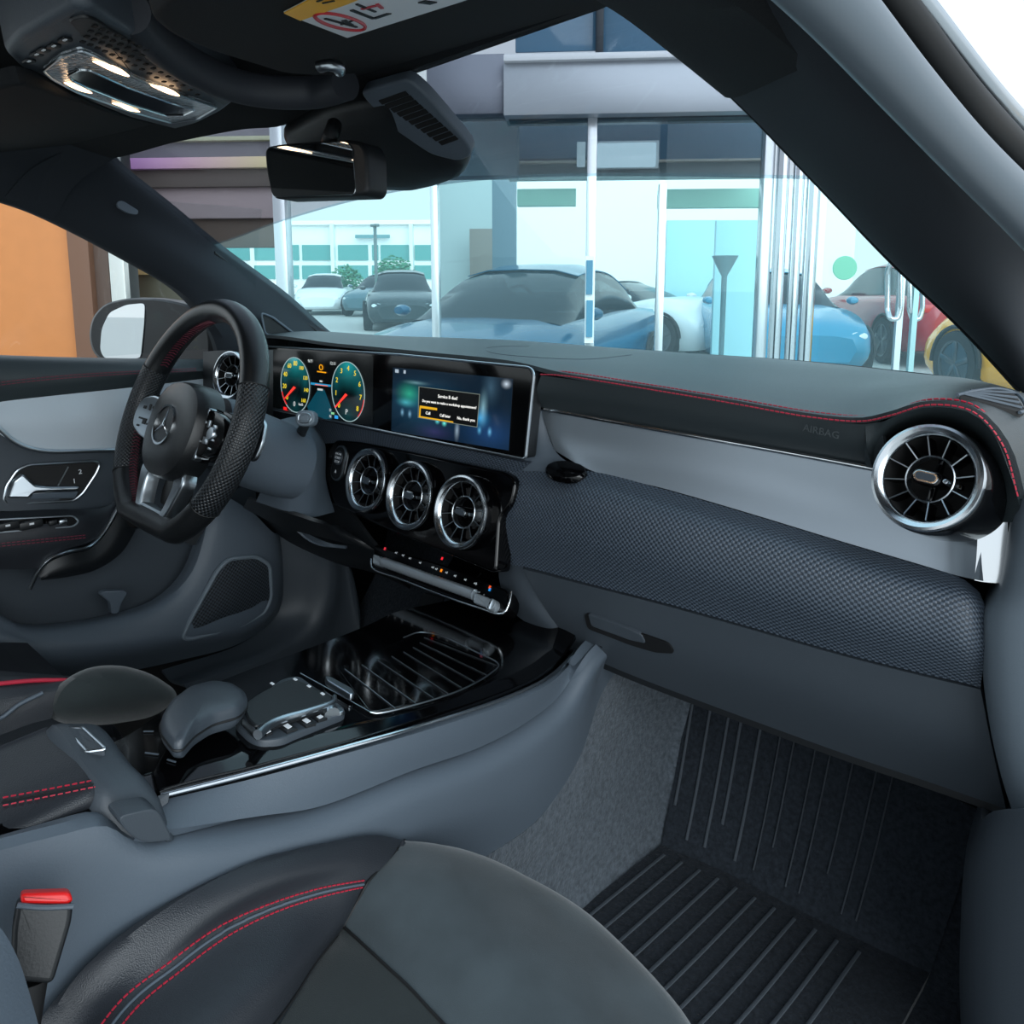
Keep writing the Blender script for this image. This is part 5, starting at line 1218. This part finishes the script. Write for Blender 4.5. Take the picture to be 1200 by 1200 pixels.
# rounded roll of the roof lining that frames the visor recess
rl = [(150, 14), (180, 46), (225, 78), (275, 100), (320, 108), (370, 108), (405, 98)]
obj('visor_hinge', tube([P(a, b, z=1.322) for a, b in ((375, 78), (384, 76), (396, 79), (398, 83))], .005, 14, segs=12), M['satin'], vs_, label='silver hinge clip')
rl3 = [P(a, b, z=c) for (a, b), c in zip(rl, (1.345, 1.343, 1.34, 1.338, 1.338, 1.34, 1.34))]
obj('trim_13', tube(rl3, .016, 50, segs=18), mat('roof_roll', '23272e', .6), kind='structure', label='rounded moulding of the roof lining beside the sun visor')
vd = thing('sun_visor', "driver's sun visor, plain black, folded up beside the overhead lamp", 'sun visor', (-.3, .45, 1.31))
vdo = P(60, 140, z=1.325); vdn = V((0, .2, -1)).normalized()
vdq = [(-60, 125), (0, 104), (25, 98), (60, 108), (140, 135), (200, 150), (120, 172), (40, 184), (-60, 180)]
obj('panel', prism(roundpoly([PP(a, b, vdo, vdn) for a, b in vdq], .012, 4), -vdn * .014, .004, segs=3), M['headliner'], vd)
# ------------------------------------------------------------------ overhead lamp console
oh = thing('overhead_console', 'overhead console with lit clear reading lamps and a speaker grille', 'overhead lamp', P(130, 90, z=1.33))
on_ = V((.02, .10, -1)).normalized(); oo = P(130, 90, z=1.330)
O = lambda px, py, h=0.: PP(px, py, oo + on_ * h, on_)
oq2 = [(5, 62), (20, 45), (85, 8), (110, 10), (190, 60), (250, 90), (285, 112), (262, 130), (232, 145), (205, 152), (150, 138), (80, 110), (25, 82)]
obj('housing', prism(roundpoly([O(a, b) for a, b in oq2], .012, 4), -on_ * .065, .006, segs=3), M['plastic'], oh)
gq2 = [(80, 25), (98, 20), (112, 24), (160, 55), (215, 82), (285, 112), (262, 124), (215, 92), (150, 66), (100, 46)]
GRO = obj('microphone_grille', prism(roundpoly([O(a, b, .002) for a, b in gq2], .006), -on_ * .003, .0006), M['dark'], oh)
bm = bmesh.new()
for i in range(16):
    for j in range(4):
        t = i / 15; s = j / 3
        a = V((100 + 130 * t, 34 + 66 * t - 8 * t * (1 - t) * 2, 0)); q = (a.x + (s - .5) * 14 + 4, a.y + 6 - (s - .5) * 18 + 2 * t)
        box(O(q[0], q[1], .0024), (.0045, .003, .001), bm=bm)
obj('grille_hole', bm, M['void'], GRO, label='rows of small slots')
for (a, b) in ((34, 72), (43, 64), (51, 59), (63, 54), (76, 47)):
    kk = obj('roof_key', box(O(a, b, .001), (.012, .007, .003), bev=.001), M['dark'], oh); obj('key_mark', box(O(a, b, .0028), (.005, .0016, .0006)), M['whiteink'], kk)
lr = [(51, 83), (72, 66), (95, 59), (112, 66), (160, 92), (212, 112), (254, 126), (232, 139), (200, 144), (150, 130), (90, 108), (60, 92)]
lri = [(80, 88), (94, 81), (104, 82), (150, 103), (200, 121), (228, 129), (215, 135), (195, 136), (150, 122), (100, 102), (84, 94)]
lens_out = [O(a, b, .003) for a, b in lr]
clear = mat('clear_lens', 'c8ccd0', .12, spec=.7); 
LN = obj('lamp_frame', prism(roundpoly(lens_out, .004), -on_ * .006, .002), mat('lens_plastic', 'b4babe', .15, metal=.5, spec=.7, bump=('grain', 260, .6)), oh, label='clear faceted lamp surround')
obj('lamp_centre', prism(roundpoly([O(a, b, .0042) for a, b in lri], .004), -on_ * .006, .001), M['piano'], oh, label='smoked black lamp centre')
obj('lens_rim', tube(roundpoly(lens_out, .004), .0012, closed=True, segs=6), M['satin'], oh)
obj('lens_inner_rim', tube(roundpoly([O(a, b, .0045) for a, b in lri], .004), .0012, closed=True, segs=6), M['chrome'], oh)
for pts in (((110, 72), (122, 76), (136, 82), (150, 89)), ((178, 100), (190, 104), (200, 108), (209, 112)), ((76, 97), (86, 101), (96, 105), (107, 109)), ((132, 121), (143, 124), (152, 128), (163, 131))):
    big = pts[0][1] < 101 and pts[0][0] > 100
    L_ = obj('lamp', tube([O(a, b, .0045) for a, b in pts], .0034 if big else .0026, 16, segs=10, flat=.6, rfn=lambda t: .35 + .75 * math.sin(t * 3.1)), G('ffd2a4', 5.), oh, label='lit warm-white reading lamp')
    bm = bmesh.new()
# ------------------------------------------------------------------ rear-view mirror and its base cover
mb = thing('sensor_cover', 'black mirror base cover with ribbed vents on the windscreen', 'mirror base', W(470, 150))
cq_ = [(344, 140), (400, 108), (478, 90), (500, 108), (540, 150), (560, 178), (556, 190), (530, 200), (500, 207), (455, 206), (432, 190), (400, 170), (352, 160)]
cw = [W(a, b) + V((0, -.012, -.006)) for a, b in cq_]; cwr = roundpoly(cw, .012, 4); cc = sum(cwr, V()) / len(cwr)
inn = V((0, -.55, -.83)).normalized()
bm = bmesh.new(); rows = []
for s, h in ((1, -.004), (1, .008), (.97, .016), (.9, .022), (.7, .026), (.3, .028), (.02, .028)): rows.append([cc + (q - cc) * s + inn * h for q in cwr])
vs = grid(bm, rows, closed=True); bm.faces.new(vs[0]); bm.faces.new(vs[-1]); bmesh.ops.recalc_face_normals(bm, faces=bm.faces)
obj('cover', bm, M['dark'], mb)
cfo = cc + inn * .031
CF = lambda px, py, h=0.: PP(px, py, cfo + inn * h, inn)
fq = [(420, 108), (478, 92), (500, 112), (548, 168), (553, 183), (538, 190), (505, 182), (455, 148)]
FC = obj('vent_face', prism(roundpoly([CF(a, b) for a, b in fq], .01, 4), -inn * .012, .003, segs=3), M['plastic2'], mb, label='grey ribbed vent face')
for k in range(11):
    t = k / 10; a = (446 + 70 * t, 120 + 48 * t); b = (477 + 58 * t, 109 + 52 * t)
    obj('vent_slot', bar(CF(*a, .0004), CF(*b, .0004), .0052, .0014, up=inn), M['void'], FC)
rv = thing('rear_view_mirror', 'black frameless rear-view mirror hanging below its base cover', 'mirror', P(370, 200, y=.47))
ro = P(370, 198, y=.47); rn = V((.12, -.97, .045)).normalized()
R_ = lambda px, py, h=0.: PP(px, py, ro + rn * h, rn)
rq = [(309, 172), (330, 168), (408, 163), (424, 166), (430, 180), (431, 222), (426, 229), (318, 233), (311, 200)]
rqr = roundpoly([R_(a, b) for a, b in rq], .010, 4)
obj('housing', prism(rqr, -rn * .028, .004, segs=3), M['dark'], rv)
rg2 = [(312, 173.5), (340, 170), (405, 165.5), (413, 172), (417, 228), (319, 231), (314, 200)]
obj('mirror_glass', prism(roundpoly([R_(a, b, .0012) for a, b in rg2], .007, 4), -rn * .002, .0004), M['mirror'], rv)
obj('stem', tube([R_(385, 168, -.02), P(388, 158, y=.48), P(392, 146, y=.49)], .008, 12, segs=14), M['dark'], rv)
# ------------------------------------------------------------------ outside: forecourt, showroom front, cars, buildings
TH = math.radians(35.4); fe = V((math.cos(TH), math.sin(TH), 0)); fnrm = V((math.sin(TH), -math.cos(TH), 0))
F0 = CAM + V((-math.sin(PSI), math.cos(PSI), 0)) * 4.3
def FQ(px, py, off=0.): return PP(px, py, F0 - fnrm * off, fnrm)
FR = Matrix((fe, -fnrm, V((0, 0, 1)))).transposed()
def frect(x0, y0, x1, y1, off=0., dep=.06, bev=0., bm=None):
    """upright block of the shop front seen between these photo positions"""
    a = FQ(x0, (y0 + y1) / 2, off); b = FQ(x1, (y0 + y1) / 2, off); t = FQ((x0 + x1) / 2, y0, off); l = FQ((x0 + x1) / 2, y1, off)
    w = (b - a).dot(fe); c = a + fe * (w / 2); c.z = (t.z + l.z) / 2
    return box(c - fnrm * dep / 2, (w, dep, t.z - l.z), FR, bev, bm)
X = {}
def xm(c, r=.5, metal=0., **k):
    q = (c, r, metal)
    if q not in X: X[q] = mat('paint_' + c, c, r, metal=metal, **k)
    return X[q]
# forecourt
bm = bmesh.new(); grid(bm, [[V((x, y, 0)) for x in (-60, 0, 60)] for y in (-60, 0, 90)])
obj('ground', bm, mat('pale_paving', 'b4b4b0', .7, bump=('noise', 4, .2), var=.1, coord='Object'), kind='structure', label='pale paved forecourt')
# shop front: fascia, header, posts
def S(name, rects, m, lb=None, bev=.004):
    bm = bmesh.new()
    for r in rects: frect(*r[:4], *(r[4:] if len(r) > 4 else ()), bev=bev, bm=bm)
    return obj(name, bm, m, kind='structure', label=lb)
brush = mat('fascia_metal', 'b2b8be', .32, metal=.5, bump=('noise', 3, .25))
S('wall_front', [(590, 65, 1060, 131, -.12, .3)], brush, 'bright metal fascia of the showroom')
S('trim_14', [(590, 58, 1060, 66, -.16, .34)], xm('e8eaec', .3))
S('trim_15', [(480, 64, 591, 134, -.05, .2)], xm('70747e', .35, .5), 'darker metal fascia')
S('trim_16', [(470, 60, 500, 140, -.06, .1)], xm('d8dcd8', .3))
S('window_3', [(604, -60, 700, 60, .05, .02), (707, -60, 900, 60, .05, .02)], mat('blue_panes', '4c7088', .08, spec=.6), 'blue upper panes')
S('trim_17', [(699, -60, 708, 60, .0, .08)], xm('202830', .4))
S('trim_18', [(596, 131, 1000, 138, -.02, .1)], xm('30404a', .4), 'dark header rail')
post = xm('d4d8da', .25, .6)
S('trim_19', [(324, 138, 338, 556, -.02, .1)], post, 'bright metal post')
S('trim_20', [(506, 190, 514.5, 556, -.0, .08)], post, 'slim metal post')
S('trim_21', [(686, 134, 697, 556, -.03, .1)], post, 'bright metal post')
S('trim_22', [(768, 215, 777, 556, .0, .06)], post, 'door post')
S('trim_23', [(889, 128, 901, 556, -.03, .1)], post, 'bright metal post')
bm = bmesh.new()
for x0, x1 in ((905, 920), (925, 938), (941, 957)):
    c = FQ((x0 + x1) / 2, 300, -.05); c.z = 0; r = (FQ(x1, 300, -.05) - FQ(x0, 300, -.05)).length / 2
    lathe([(r, 0), (r, 2.6)], c, (0, 0, 1), 24, bm=bm)
obj('trim_24', bm, mat('polished_column', 'd8dce0', .12, metal=1.), kind='structure', label='cluster of polished steel columns')
pane = glass_mat('shop_glass', (.92, .97, .97, 1), .015, .0)
for i, r in enumerate(((338, 138, 507, 556), (514, 138, 606, 556), (606, 138, 687, 556), (697, 138, 769, 556), (777, 138, 890, 556))):
    S('window_%d' % (4 + i), [(*r, .02, .012)], pane, bev=0)
# hinged glass door with its long handle
gd = thing('glass_door', 'glass showroom door with a long looped steel handle and a green dot', 'door', FQ(1005, 557))
frd = lambda *a, **k: frect(*a, **k)
obj('pane', frd(962, 190, 1066, 556, -.01, .012), pane, gd)
obj('edge_strip', frd(1047, 300, 1054, 556, -.02, .03), post, gd); obj('edge_strip', frd(1064, 320, 1070, 556, -.02, .03), xm('a8c8c8', .2, .4), gd)
for sx_ in (0, 1):
    hx = (1040, 1066)[sx_]; o_ = -.06 if sx_ == 0 else .05
    hp_ = [FQ(hx, 318, -.02), FQ(hx + 3, 309, o_), FQ(hx + 12, 309, o_), FQ(hx + 15, 320, o_), FQ(hx + 15, 362, o_), FQ(hx + 12, 374, o_), FQ(hx + 3, 374, o_), FQ(hx, 364, -.02)]
    obj('pull_handle', tube(roundpoly(hp_, .02), .014, closed=True, segs=10), M['chrome'], gd, label='looped steel pull handle')
obj('door_dot', lathe([(0, .004), (.064, .003), (.067, 0)], FQ(990, 314, -.03), fnrm, 30), xm('6fb896', .4), gd, label='green round sticker on the glass')
# inside of the showroom
S('wall_back', [(590, 120, 1000, 520, 11., .1)], xm('f4f6f4', .6), 'white back wall of the showroom')
S('ceiling', [(596, 90, 690, 186, .9, .1), (690, 90, 905, 187, .9, .1)], xm('4f7186', .5), 'slate-blue bulkhead above the shop glass')
S('trim_25', [(600, 187, 900, 190, .86, .03)], xm('a8a8a0', .4), 'pale rail under the bulkhead')
S('trim_26', [(596, 190, 905, 209, .9, .1)], xm('66787c', .5))
S('trim_27', [(606, 221, 675, 241, 1.2, .1), (772, 221, 905, 243, 1.2, .1)], xm('8fc4b0', .5), 'green-grey strip light housing')
S('wall_right', [(515, 130, 606, 206, .5, .2), (577, 200, 604, 480, 4.0, .2)], xm('5d7480', .6), 'blue-grey inner pillar')
S('trim_28', [(515, 195, 580, 480, 5.5, .1)], xm('a4b2b2', .6))
S('door_1', [(551, 268, 578, 480, 5.2, .06)], xm('7c746c', .5), 'brown inner door')
S('trim_30', [(430, 200, 505, 216, .9, .1)], xm('565f64', .5))
S('wall_left', [(834, 258, 892, 556, 3.0, .08), (778, 258, 836, 520, 10.9, .08)], xm('9fd0d8', .45), 'pale blue inner wall panel')
clp = thing('reflection_panel', 'square white glowing panel behind the upper shop glass, imitating a lamp reflection', 'lamp', FQ(735, 195, .8))  # glowing panel stands in for a bright lamp reflection in the glass
obj('glow_plate', frect(700, 167, 769, 195, .75, .05, .01), G('c8e4f0', 1.4), clp); obj('frame', frect(697, 165, 772, 197, .79, .05, .004), xm('c8d4d8', .4), clp)
cl2 = thing('reflection_panel', 'small glowing strip of the same imitated reflection, left of the square panel', 'lamp', FQ(680, 195, .8))
obj('glow_plate', frect(676, 166, 686, 195, .75, .05, .004), G('b8d4e0', 1.0), cl2)
sgn = thing('cone_stand', 'grey funnel-shaped stand behind the shop glass', 'stand', FQ(849, 556, .6))
cc0 = FQ(849, 318, .6)
obj('funnel', lathe([(.09, -cc0.z), (.09, -cc0.z + .02), (.015, -cc0.z + .03), (.018, -.03), (.035, 0), (.085, .10), (.08, .10), (.03, .005)], cc0, (0, 0, 1), 24), xm('6c8c94', .5), sgn)
fr2 = thing('notice_frame', 'white framed notice on a post beside the showroom door', 'notice', FQ(690, 400, -.05))
obj('panel', frect(687, 305, 694.5, 345, -.09, .02), xm('3c7894', .4), fr2); obj('panel', frect(687, 352, 694.5, 395, -.09, .02), xm('4484a0', .4), fr2); obj('frame', frect(685.5, 300, 696, 402, -.07, .02), xm('f0f4f4', .4), fr2)
# ---- cars: shop-glass reflections built solid behind it, plus the red and yellow ones
def section(w, zb, zs, zt, n=6):
    h = [(w * .86, zb), (w * .97, zb + .12), (w, (zb + zs) / 2), (w * .985, zs - .05), (w * .90, zs + (zt - zs) * .55), (w * .55, zt - .01), (0, zt)]
    return h + [(-y, z) for y, z in h[-2::-1]]
def make_car(name, label, cat, paint, prof, cabin, L_, W_, wheels=(.17, .80), wr_=.33, group=None, rim='spoke'):
    """prof: (x fraction, half-width fraction, bottom, shoulder, top); cabin: (x fraction, height, half width)"""
    t = thing(name, label, cat, (0, 0, 0), group); cpaint = xm(paint, .22, 0., coat=.35)
    rows = []
    for fx, fw_, zb, zs, zt in prof: rows.append([V((fx * L_, y, z)) for y, z in section(W_ / 2 * fw_, zb, zs, zt)])
    bm = bmesh.new(); cols = [crv([r[i] for r in rows], 40) for i in range(len(rows[0]))]
    rr = [[c[j] for c in cols] for j in range(40)]
    vs = grid(bm, rr); bm.faces.new(vs[0]); bm.faces.new(vs[-1][::-1])
    for j in range(39):
        bm.faces.new((vs[j][0], vs[j][-1], vs[j + 1][-1], vs[j + 1][0]))
    bmesh.ops.recalc_face_normals(bm, faces=bm.faces)
    body = obj('body', bm, cpaint, t, local=True, ang=50)
    cz = [(fx, h, hw) for fx, h, hw in cabin]
    rws = []
    for fx, h, hw in cz:
        b_ = cz[0][1] - .03
        k = min(1, (h - b_) / .3)
        rws.append([V((fx * L_, y, z)) for y, z in ((hw * 1.12, b_), (hw * 1.08, b_ + (h - b_) * .45), (hw * .97, b_ + (h - b_) * .88), (hw * .6, h), (0, h + .01), (-hw * .6, h), (-hw * .97, b_ + (h - b_) * .88), (-hw * 1.08, b_ + (h - b_) * .45), (-hw * 1.12, b_))])
    bm = bmesh.new(); cols = [crv([r[i] for r in rws], 24) for i in range(9)]
    vs = grid(bm, [[c[j] for c in cols] for j in range(24)]); bmesh.ops.recalc_face_normals(bm, faces=bm.faces)
    obj('windows', bm, mat_glassdark, t, local=True, ang=50)
    n0 = [i for i, c in enumerate(cz) if c[1] > cz[0][1] + .22]
    rws2 = [[V((x.x, x.y, x.z + .012)) for x in rws[i][2:7]] for i in n0]
    bm = bmesh.new(); cols = [crv([r[i] for r in rws2], 16) for i in range(5)] if len(rws2) > 1 else None
    if cols:
        grid(bm, [[c[j] for c in cols] for j in range(16)]); bmesh.ops.recalc_face_normals(bm, faces=bm.faces)
        bmesh.ops.solidify(bm, geom=list(bm.faces), thickness=-.01); obj('roof', bm, cpaint, t, local=True, ang=50)
    else: bm.free()
    for fx in wheels:
        for s in (-1, 1):
            c = V((fx * L_, s * (W_ / 2 - .075), wr_)); ax = (0, s, 0)
            w = obj('wheel', lathe([(wr_ * .66, -.09), (wr_ * .96, -.10), (wr_, -.06), (wr_, .06), (wr_ * .96, .098), (wr_ * .70, .10), (wr_ * .68, .08), (wr_ * .66, -.09)], c, ax, 36), xm('1c1e20', .7), t, local=True)
            bm = lathe([(wr_ * .68, .085), (wr_ * .70, .102), (wr_ * .64, .095), (wr_ * .62, .02), (0, .015)], c, ax, 36)
            for k in range(5):
                a = 2 * PI * k / 5 + .3; d = V((math.cos(a), 0, math.sin(a)))
                bar(c + V((0, s * .075, 0)), c + d * wr_ * .66 + V((0, s * .09, 0)), .055, .025, up=(0, 1, 0), bev=.006, bm=bm)
            obj('rim', bm, xm('5a6064', .3, .7), w, local=True, label='five-spoke wheel rim')
            obj('wheel_arch', tube([c + V((math.cos(a) * (wr_ + .035), s * .085, math.sin(a) * (wr_ + .035))) for a in [PI * q / 14 for q in range(15)]], .022, segs=8), xm('16181a', .6), body, local=True)
    fx = prof[1][0] * L_; 
    for s in (-1, 1):
        obj('headlamp', lathe([(0, .05), (.09, .03), (.11, 0), (.11, -.05)], (fx * .6 + .02, s * W_ * .33, prof[1][3] - .02), (-1, s * .35, .3), 20, sx=1.3, sy=.55), xm('dfe8ea', .15, .3), body, local=True)
        obj('tail_lamp', box((L_ * .985, s * W_ * .34, prof[-2][3]), (.06, .28, .11), None, .02), xm('c02020', .25), body, local=True)
        obj('door_mirror', lathe([(0, .09), (.06, .07), (.08, 0), (.05, -.06), (0, -.07)], (L_ * .30, s * (W_ / 2 + .05), cabin[0][1] + .07), (1, 0, 0), 16, sy=.7), cpaint, body, local=True)
    obj('grille', box((.03 + fx * .1, 0, .42), (.06, W_ * .5, .16), None, .02), xm('101214', .4), body, local=True)
    return t
mat_glassdark = mat('car_glass', '142026', .12, spec=.4)
sedan_p = [(0, .62, .30, .52, .62), (.03, .84, .22, .62, .74), (.12, .97, .18, .70, .86), (.25, 1, .18, .80, .95), (.5, 1, .18, .86, .96), (.75, 1, .18, .90, .98), (.92, .94, .22, .88, .98), (.985, .84, .28, .80, .92), (1, .7, .34, .70, .80)]
sedan_c = [(.26, .93, .66), (.34, 1.15, .64), (.44, 1.36, .60), (.55, 1.42, .59), (.68, 1.38, .58), (.80, 1.20, .60), (.88, .95, .62)]
sport_p = [(0, .60, .24, .40, .48), (.03, .86, .16, .52, .60), (.12, .98, .13, .76, .84), (.20, 1, .13, .86, .92), (.34, .97, .13, .74, .86), (.55, .98, .13, .78, .90), (.75, 1.02, .13, .84, .95), (.92, .98, .18, .82, .92), (.985, .9, .26, .74, .86), (1, .8, .32, .66, .76)]
sport_c = [(.28, .84, .62), (.36, 1.00, .58), (.46, 1.14, .53), (.56, 1.17, .52), (.68, 1.10, .54), (.82, .90, .60)]
def place(t, p, yaw, s=1.):
    t.location = p; t.rotation_euler = (0, 0, yaw); t.scale = (s, s, s)
def gz(px, Z, z=0.):  # spot on the ground under a photo column at depth Z
    r = ray(px, 330); q = CAM + r * Z; return V((q.x, q.y, z))
sd = make_car('car', 'dark teal saloon car, a reflection in the shop glass built solid behind it', 'car', '12597a', sedan_p, sedan_c, 4.6, 1.82)
face = math.atan2(-fnrm.y, -fnrm.x)
place(sd, gz(478, 5.25, -.12) , face - math.radians(20))
wc = make_car('car', 'white car with a slanting nose, a reflection built solid behind the shop glass', 'car', 'e8eef0', sport_p, sport_c, 4.3, 1.80)
place(wc, gz(862, 10.8), face + math.radians(50))
bc = make_car('car', 'blue car reflected in the glass door with the looped handle, built solid behind it', 'car', '2a86a8', sedan_p, sedan_c, 4.3, 1.80)
place(bc, gz(952, 8.5, -.1), face)
rcx = make_car('car', 'red car parked beyond the glass door, behind the yellow sports car', 'car', 'a82028', sedan_p, sedan_c, 4.4, 1.80)
place(rcx, gz(1160, 9.2) + V((math.cos(face), math.sin(face), 0)) * 4.4, face + math.radians(180))
yc = make_car('car', 'bright yellow sports car parked at the right beyond the windscreen', 'car', 'ffb400', sport_p, sport_c, 4.5, 1.95, (.20, .80), .345)
yaxis = math.atan2(-.75, .66)
YW = P(1119, 427, d=7.3); 
ux = V((math.cos(yaxis), math.sin(yaxis), 0)); uy = V((-ux.y, ux.x, 0))
YB = YW - ux * .20 * 4.5 + uy * (1.95 / 2 - .0); YB.z = YW.z - .345
place(yc, YB, yaxis)
far = [('e6eaec', 372, 24.5, 'reflected white car parked across the street, left of the grey-blue car'), ('4d6a74', 424, 23.5, 'reflected grey-blue car parked across the street, behind the lamp post'), ('2c383c', 472, 16.5, 'reflected dark car nearest the shop glass, by the slim post')]
first = None
for c, px, Z, lb in far:
    t = make_car('car', lb, 'car', c, sedan_p, sedan_c, 4.4, 1.8, group='reflected cars parked across the street')
    place(t, gz(px, Z), face + math.radians({34: 6, 36: -4, 35: 3, 33: 9, 24.5: 12, 23.5: -6, 16.5: 14}[Z]))
# ---- reflected office building across the street, built solid behind the glass
ob_ = thing('office_building', 'reflected white low office building with rows of green glass windows, built solid behind the glass', 'building', FQ(430, 380, 38))
def fr38(x0, y0, x1, y1, off, dep): return frect(x0, y0, x1, y1, off, dep)
obj('wall', fr38(180, 262, 690, 372, 38, 4), xm('f2f4f2', .6), ob_)
for y0, y1 in ((287, 305), (311, 327)):
    for x0, x1 in ((262, 292), (298, 322), (343, 350), (354, 388), (396, 431), (436, 443), (446, 480), (486, 520), (608, 640), (644, 672)):
        w_ = obj('window', fr38(x0, y0, x1, y1, 37.9, .3), xm('5c9c98', .15), ob_)
obj('parapet', fr38(176, 258, 694, 263, 37.7, 4.4), xm('fafafa', .5), ob_)
for x0 in (388, 480): obj('pier', fr38(x0, 262, x0 + 4, 372, 37.6, .5), xm('e4ece8', .5), ob_)
obj('sign', fr38(416, 275, 456, 279, 37.6, .2), xm('6a9498', .5), ob_)
# trees and bushes of the same reflection, in front of it
def tree(px, Z, hpx, lb, seed, z0=0.):
    random.seed(seed); b = gz(px, Z, z0); t = thing('tree', lb, 'tree', b, 'reflected small trees across the street'); h = hpx * Z / FPX
    obj('trunk', tube([b, b + V((.03, 0, h * .3)), b + V((0, .05, h * .6))], h * .03, 8, segs=8, rfn=lambda q: 1.2 - .6 * q), xm('5a4a3a', .8), t)
    bm = bmesh.new()
    for k in range(900):
        d = V((random.gauss(0, 1), random.gauss(0, 1), random.gauss(0, .8))); d = d.normalized() * random.random() ** .4
        c = b + V((0, 0, h * .66)) + d * h * .40; n = V((random.gauss(0, 1), random.gauss(0, 1), random.gauss(0, 1) + .6)).normalized(); x, y, _ = frame(n); s = h * .045
        bm.faces.new([bm.verts.new(c + x * s * a_ + y * s * b_ + n * s * c_) for a_, b_, c_ in ((-1, 0, 0), (0, -.5, .15), (1, 0, 0), (0, .5, .15))])
    obj('foliage', bm, xm('4f9070', .7), t, flat=True)
tree(462, 29.5, 60, 'reflected taller green tree right of the lamp post, before the office building', 1); tree(406, 29.5, 50, 'reflected smaller green tree left of the lamp post, before the office building', 2); lp = thing('lamp_post', 'reflected thin grey lamp post between the parked cars and the office building', 'lamp post', gz(441, 22)); obj('pole', tube([gz(441, 22), gz(441, 22, 2.8)], .05, segs=8), xm('687878', .5), lp); obj('head', box(gz(441, 22, 2.82), (.3, .12, .08), None, .02), xm('687878', .5), lp)
# ---- left part of the shop front seen through the windscreen and the driver window
S('wall_side', [(-260, 130, 84, 560, .3, .2)], mat('orange_panel', 'bd7842', .55, var=.03), 'large orange wall panel')
S('trim_31', [(84, 140, 108, 560, .25, .3)], xm('6e4e3c', .6), 'brown pillar'); S('trim_32', [(108, 140, 130, 560, .3, .3)], xm('57453c', .6))
S('trim_33', [(131, 150, 148, 560, .1, .1)], xm('d4d8d4', .25, .6), 'steel frame post')
S('trim_34', [(148, 150, 154, 560, .15, .1)], xm('2c3030', .5))
def rainbow_band_mat():  # colour ramp paints in the rainbow sheen of polarised glass
    m = bpy.data.materials.new('painted_rainbow_sheen'); m.use_nodes = True; nt = m.node_tree; b = nt.nodes['Principled BSDF']
    tc = nd(nt, 'ShaderNodeTexCoord'); sx_ = nd(nt, 'ShaderNodeSeparateXYZ'); nt.links.new(tc.outputs['Generated'], sx_.inputs[0])
    rp_ = nd(nt, 'ShaderNodeValToRGB'); rp_.color_ramp.elements[0].color = lin('c890d0'); rp_.color_ramp.elements[1].color = lin('d8c890'); e = rp_.color_ramp.elements.new(.5); e.color = lin('d0a8b0')
    nt.links.new(sx_.outputs['X'], rp_.inputs[0]); nt.links.new(rp_.outputs[0], b.inputs['Base Color']); b.inputs['Roughness'].default_value = .5; return m
S('trim_35', [(150, 184, 326, 197, .5, .1)], rainbow_band_mat(), 'band with a rainbow sheen painted in, mauve to khaki')
S('trim_36', [(150, 130, 326, 185, .55, .1)], xm('77747c', .6)); S('trim_37', [(150, 196, 326, 219, .55, .1)], xm('5e544f', .6)); S('trim_38', [(150, 218, 326, 256, .6, .1)], xm('a08f90', .6)); S('trim_39', [(150, 160, 326, 165, .5, .1)], xm('b0b094', .5))
S('trim_40', [(200, 255, 326, 290, .65, .1)], xm('5c4c42', .6))
S('trim_41', [(154, 290, 222, 560, .8, .1)], xm('4a4a3e', .6)); S('trim_42', [(160, 312, 200, 322, .75, .1)], xm('b09a70', .5), 'pale shelf')
S('trim_43', [(470, 110, 560, 140, .5, .1)], xm('50606c', .5))
# ------------------------------------------------------------------ car body behind the trim: bulkhead, outer door skin
bm = box((0, 1.22, .60), (1.5, .05, .78)); obj('wall_bulkhead', bm, M['black'], kind='structure')
bm = box((-.72, .1, .55), (.05, 2.2, .86)); obj('wall_door', bm, M['black'], kind='structure')
bm = box((0, .2, .24), (1.4, 2.4, .05)); obj('floor', bm, M['black'], kind='structure')
bm = box((.64, 1.0, .62), (.03, .44, .70)); obj('wall_kick', bm, M['black'], kind='structure')
bm = box((0, 1.62, .86), (1.5, .75, .06), None, .02); obj('bonnet', bm, xm('181b20', .25, 0., coat=.6), kind='structure')
# ------------------------------------------------------------------ light
w = bpy.data.worlds.new('daylight'); SC.world = w; w.use_nodes = True; nt = w.node_tree; bg = nt.nodes['Background']
tc = nd(nt, 'ShaderNodeTexCoord'); sx_ = nd(nt, 'ShaderNodeSeparateXYZ'); nt.links.new(tc.outputs['Generated'], sx_.inputs[0])
rp_ = nd(nt, 'ShaderNodeValToRGB'); rp_.color_ramp.elements[0].position = .0; rp_.color_ramp.elements[0].color = (.80, .86, .90, 1); rp_.color_ramp.elements[1].position = .7; rp_.color_ramp.elements[1].color = (.72, .86, 1.0, 1)
nt.links.new(sx_.outputs['Z'], rp_.inputs[0]); nt.links.new(rp_.outputs[0], bg.inputs['Color']); bg.inputs['Strength'].default_value = 1.35
sun = bpy.data.lights.new('sun', 'SUN'); sun.energy = 3.2; sun.angle = math.radians(70); sun.color = (.90, .97, 1.0)  # wide soft lamp added for the bright sky beside the open door
so_ = bpy.data.objects.new('sun', sun); COL.objects.link(so_); so_.location = (3, -6, 8)
so_.rotation_euler = V((-.75, .42, -.42)).to_track_quat('-Z', 'Y').to_euler()
SC.view_settings.exposure = 0.0
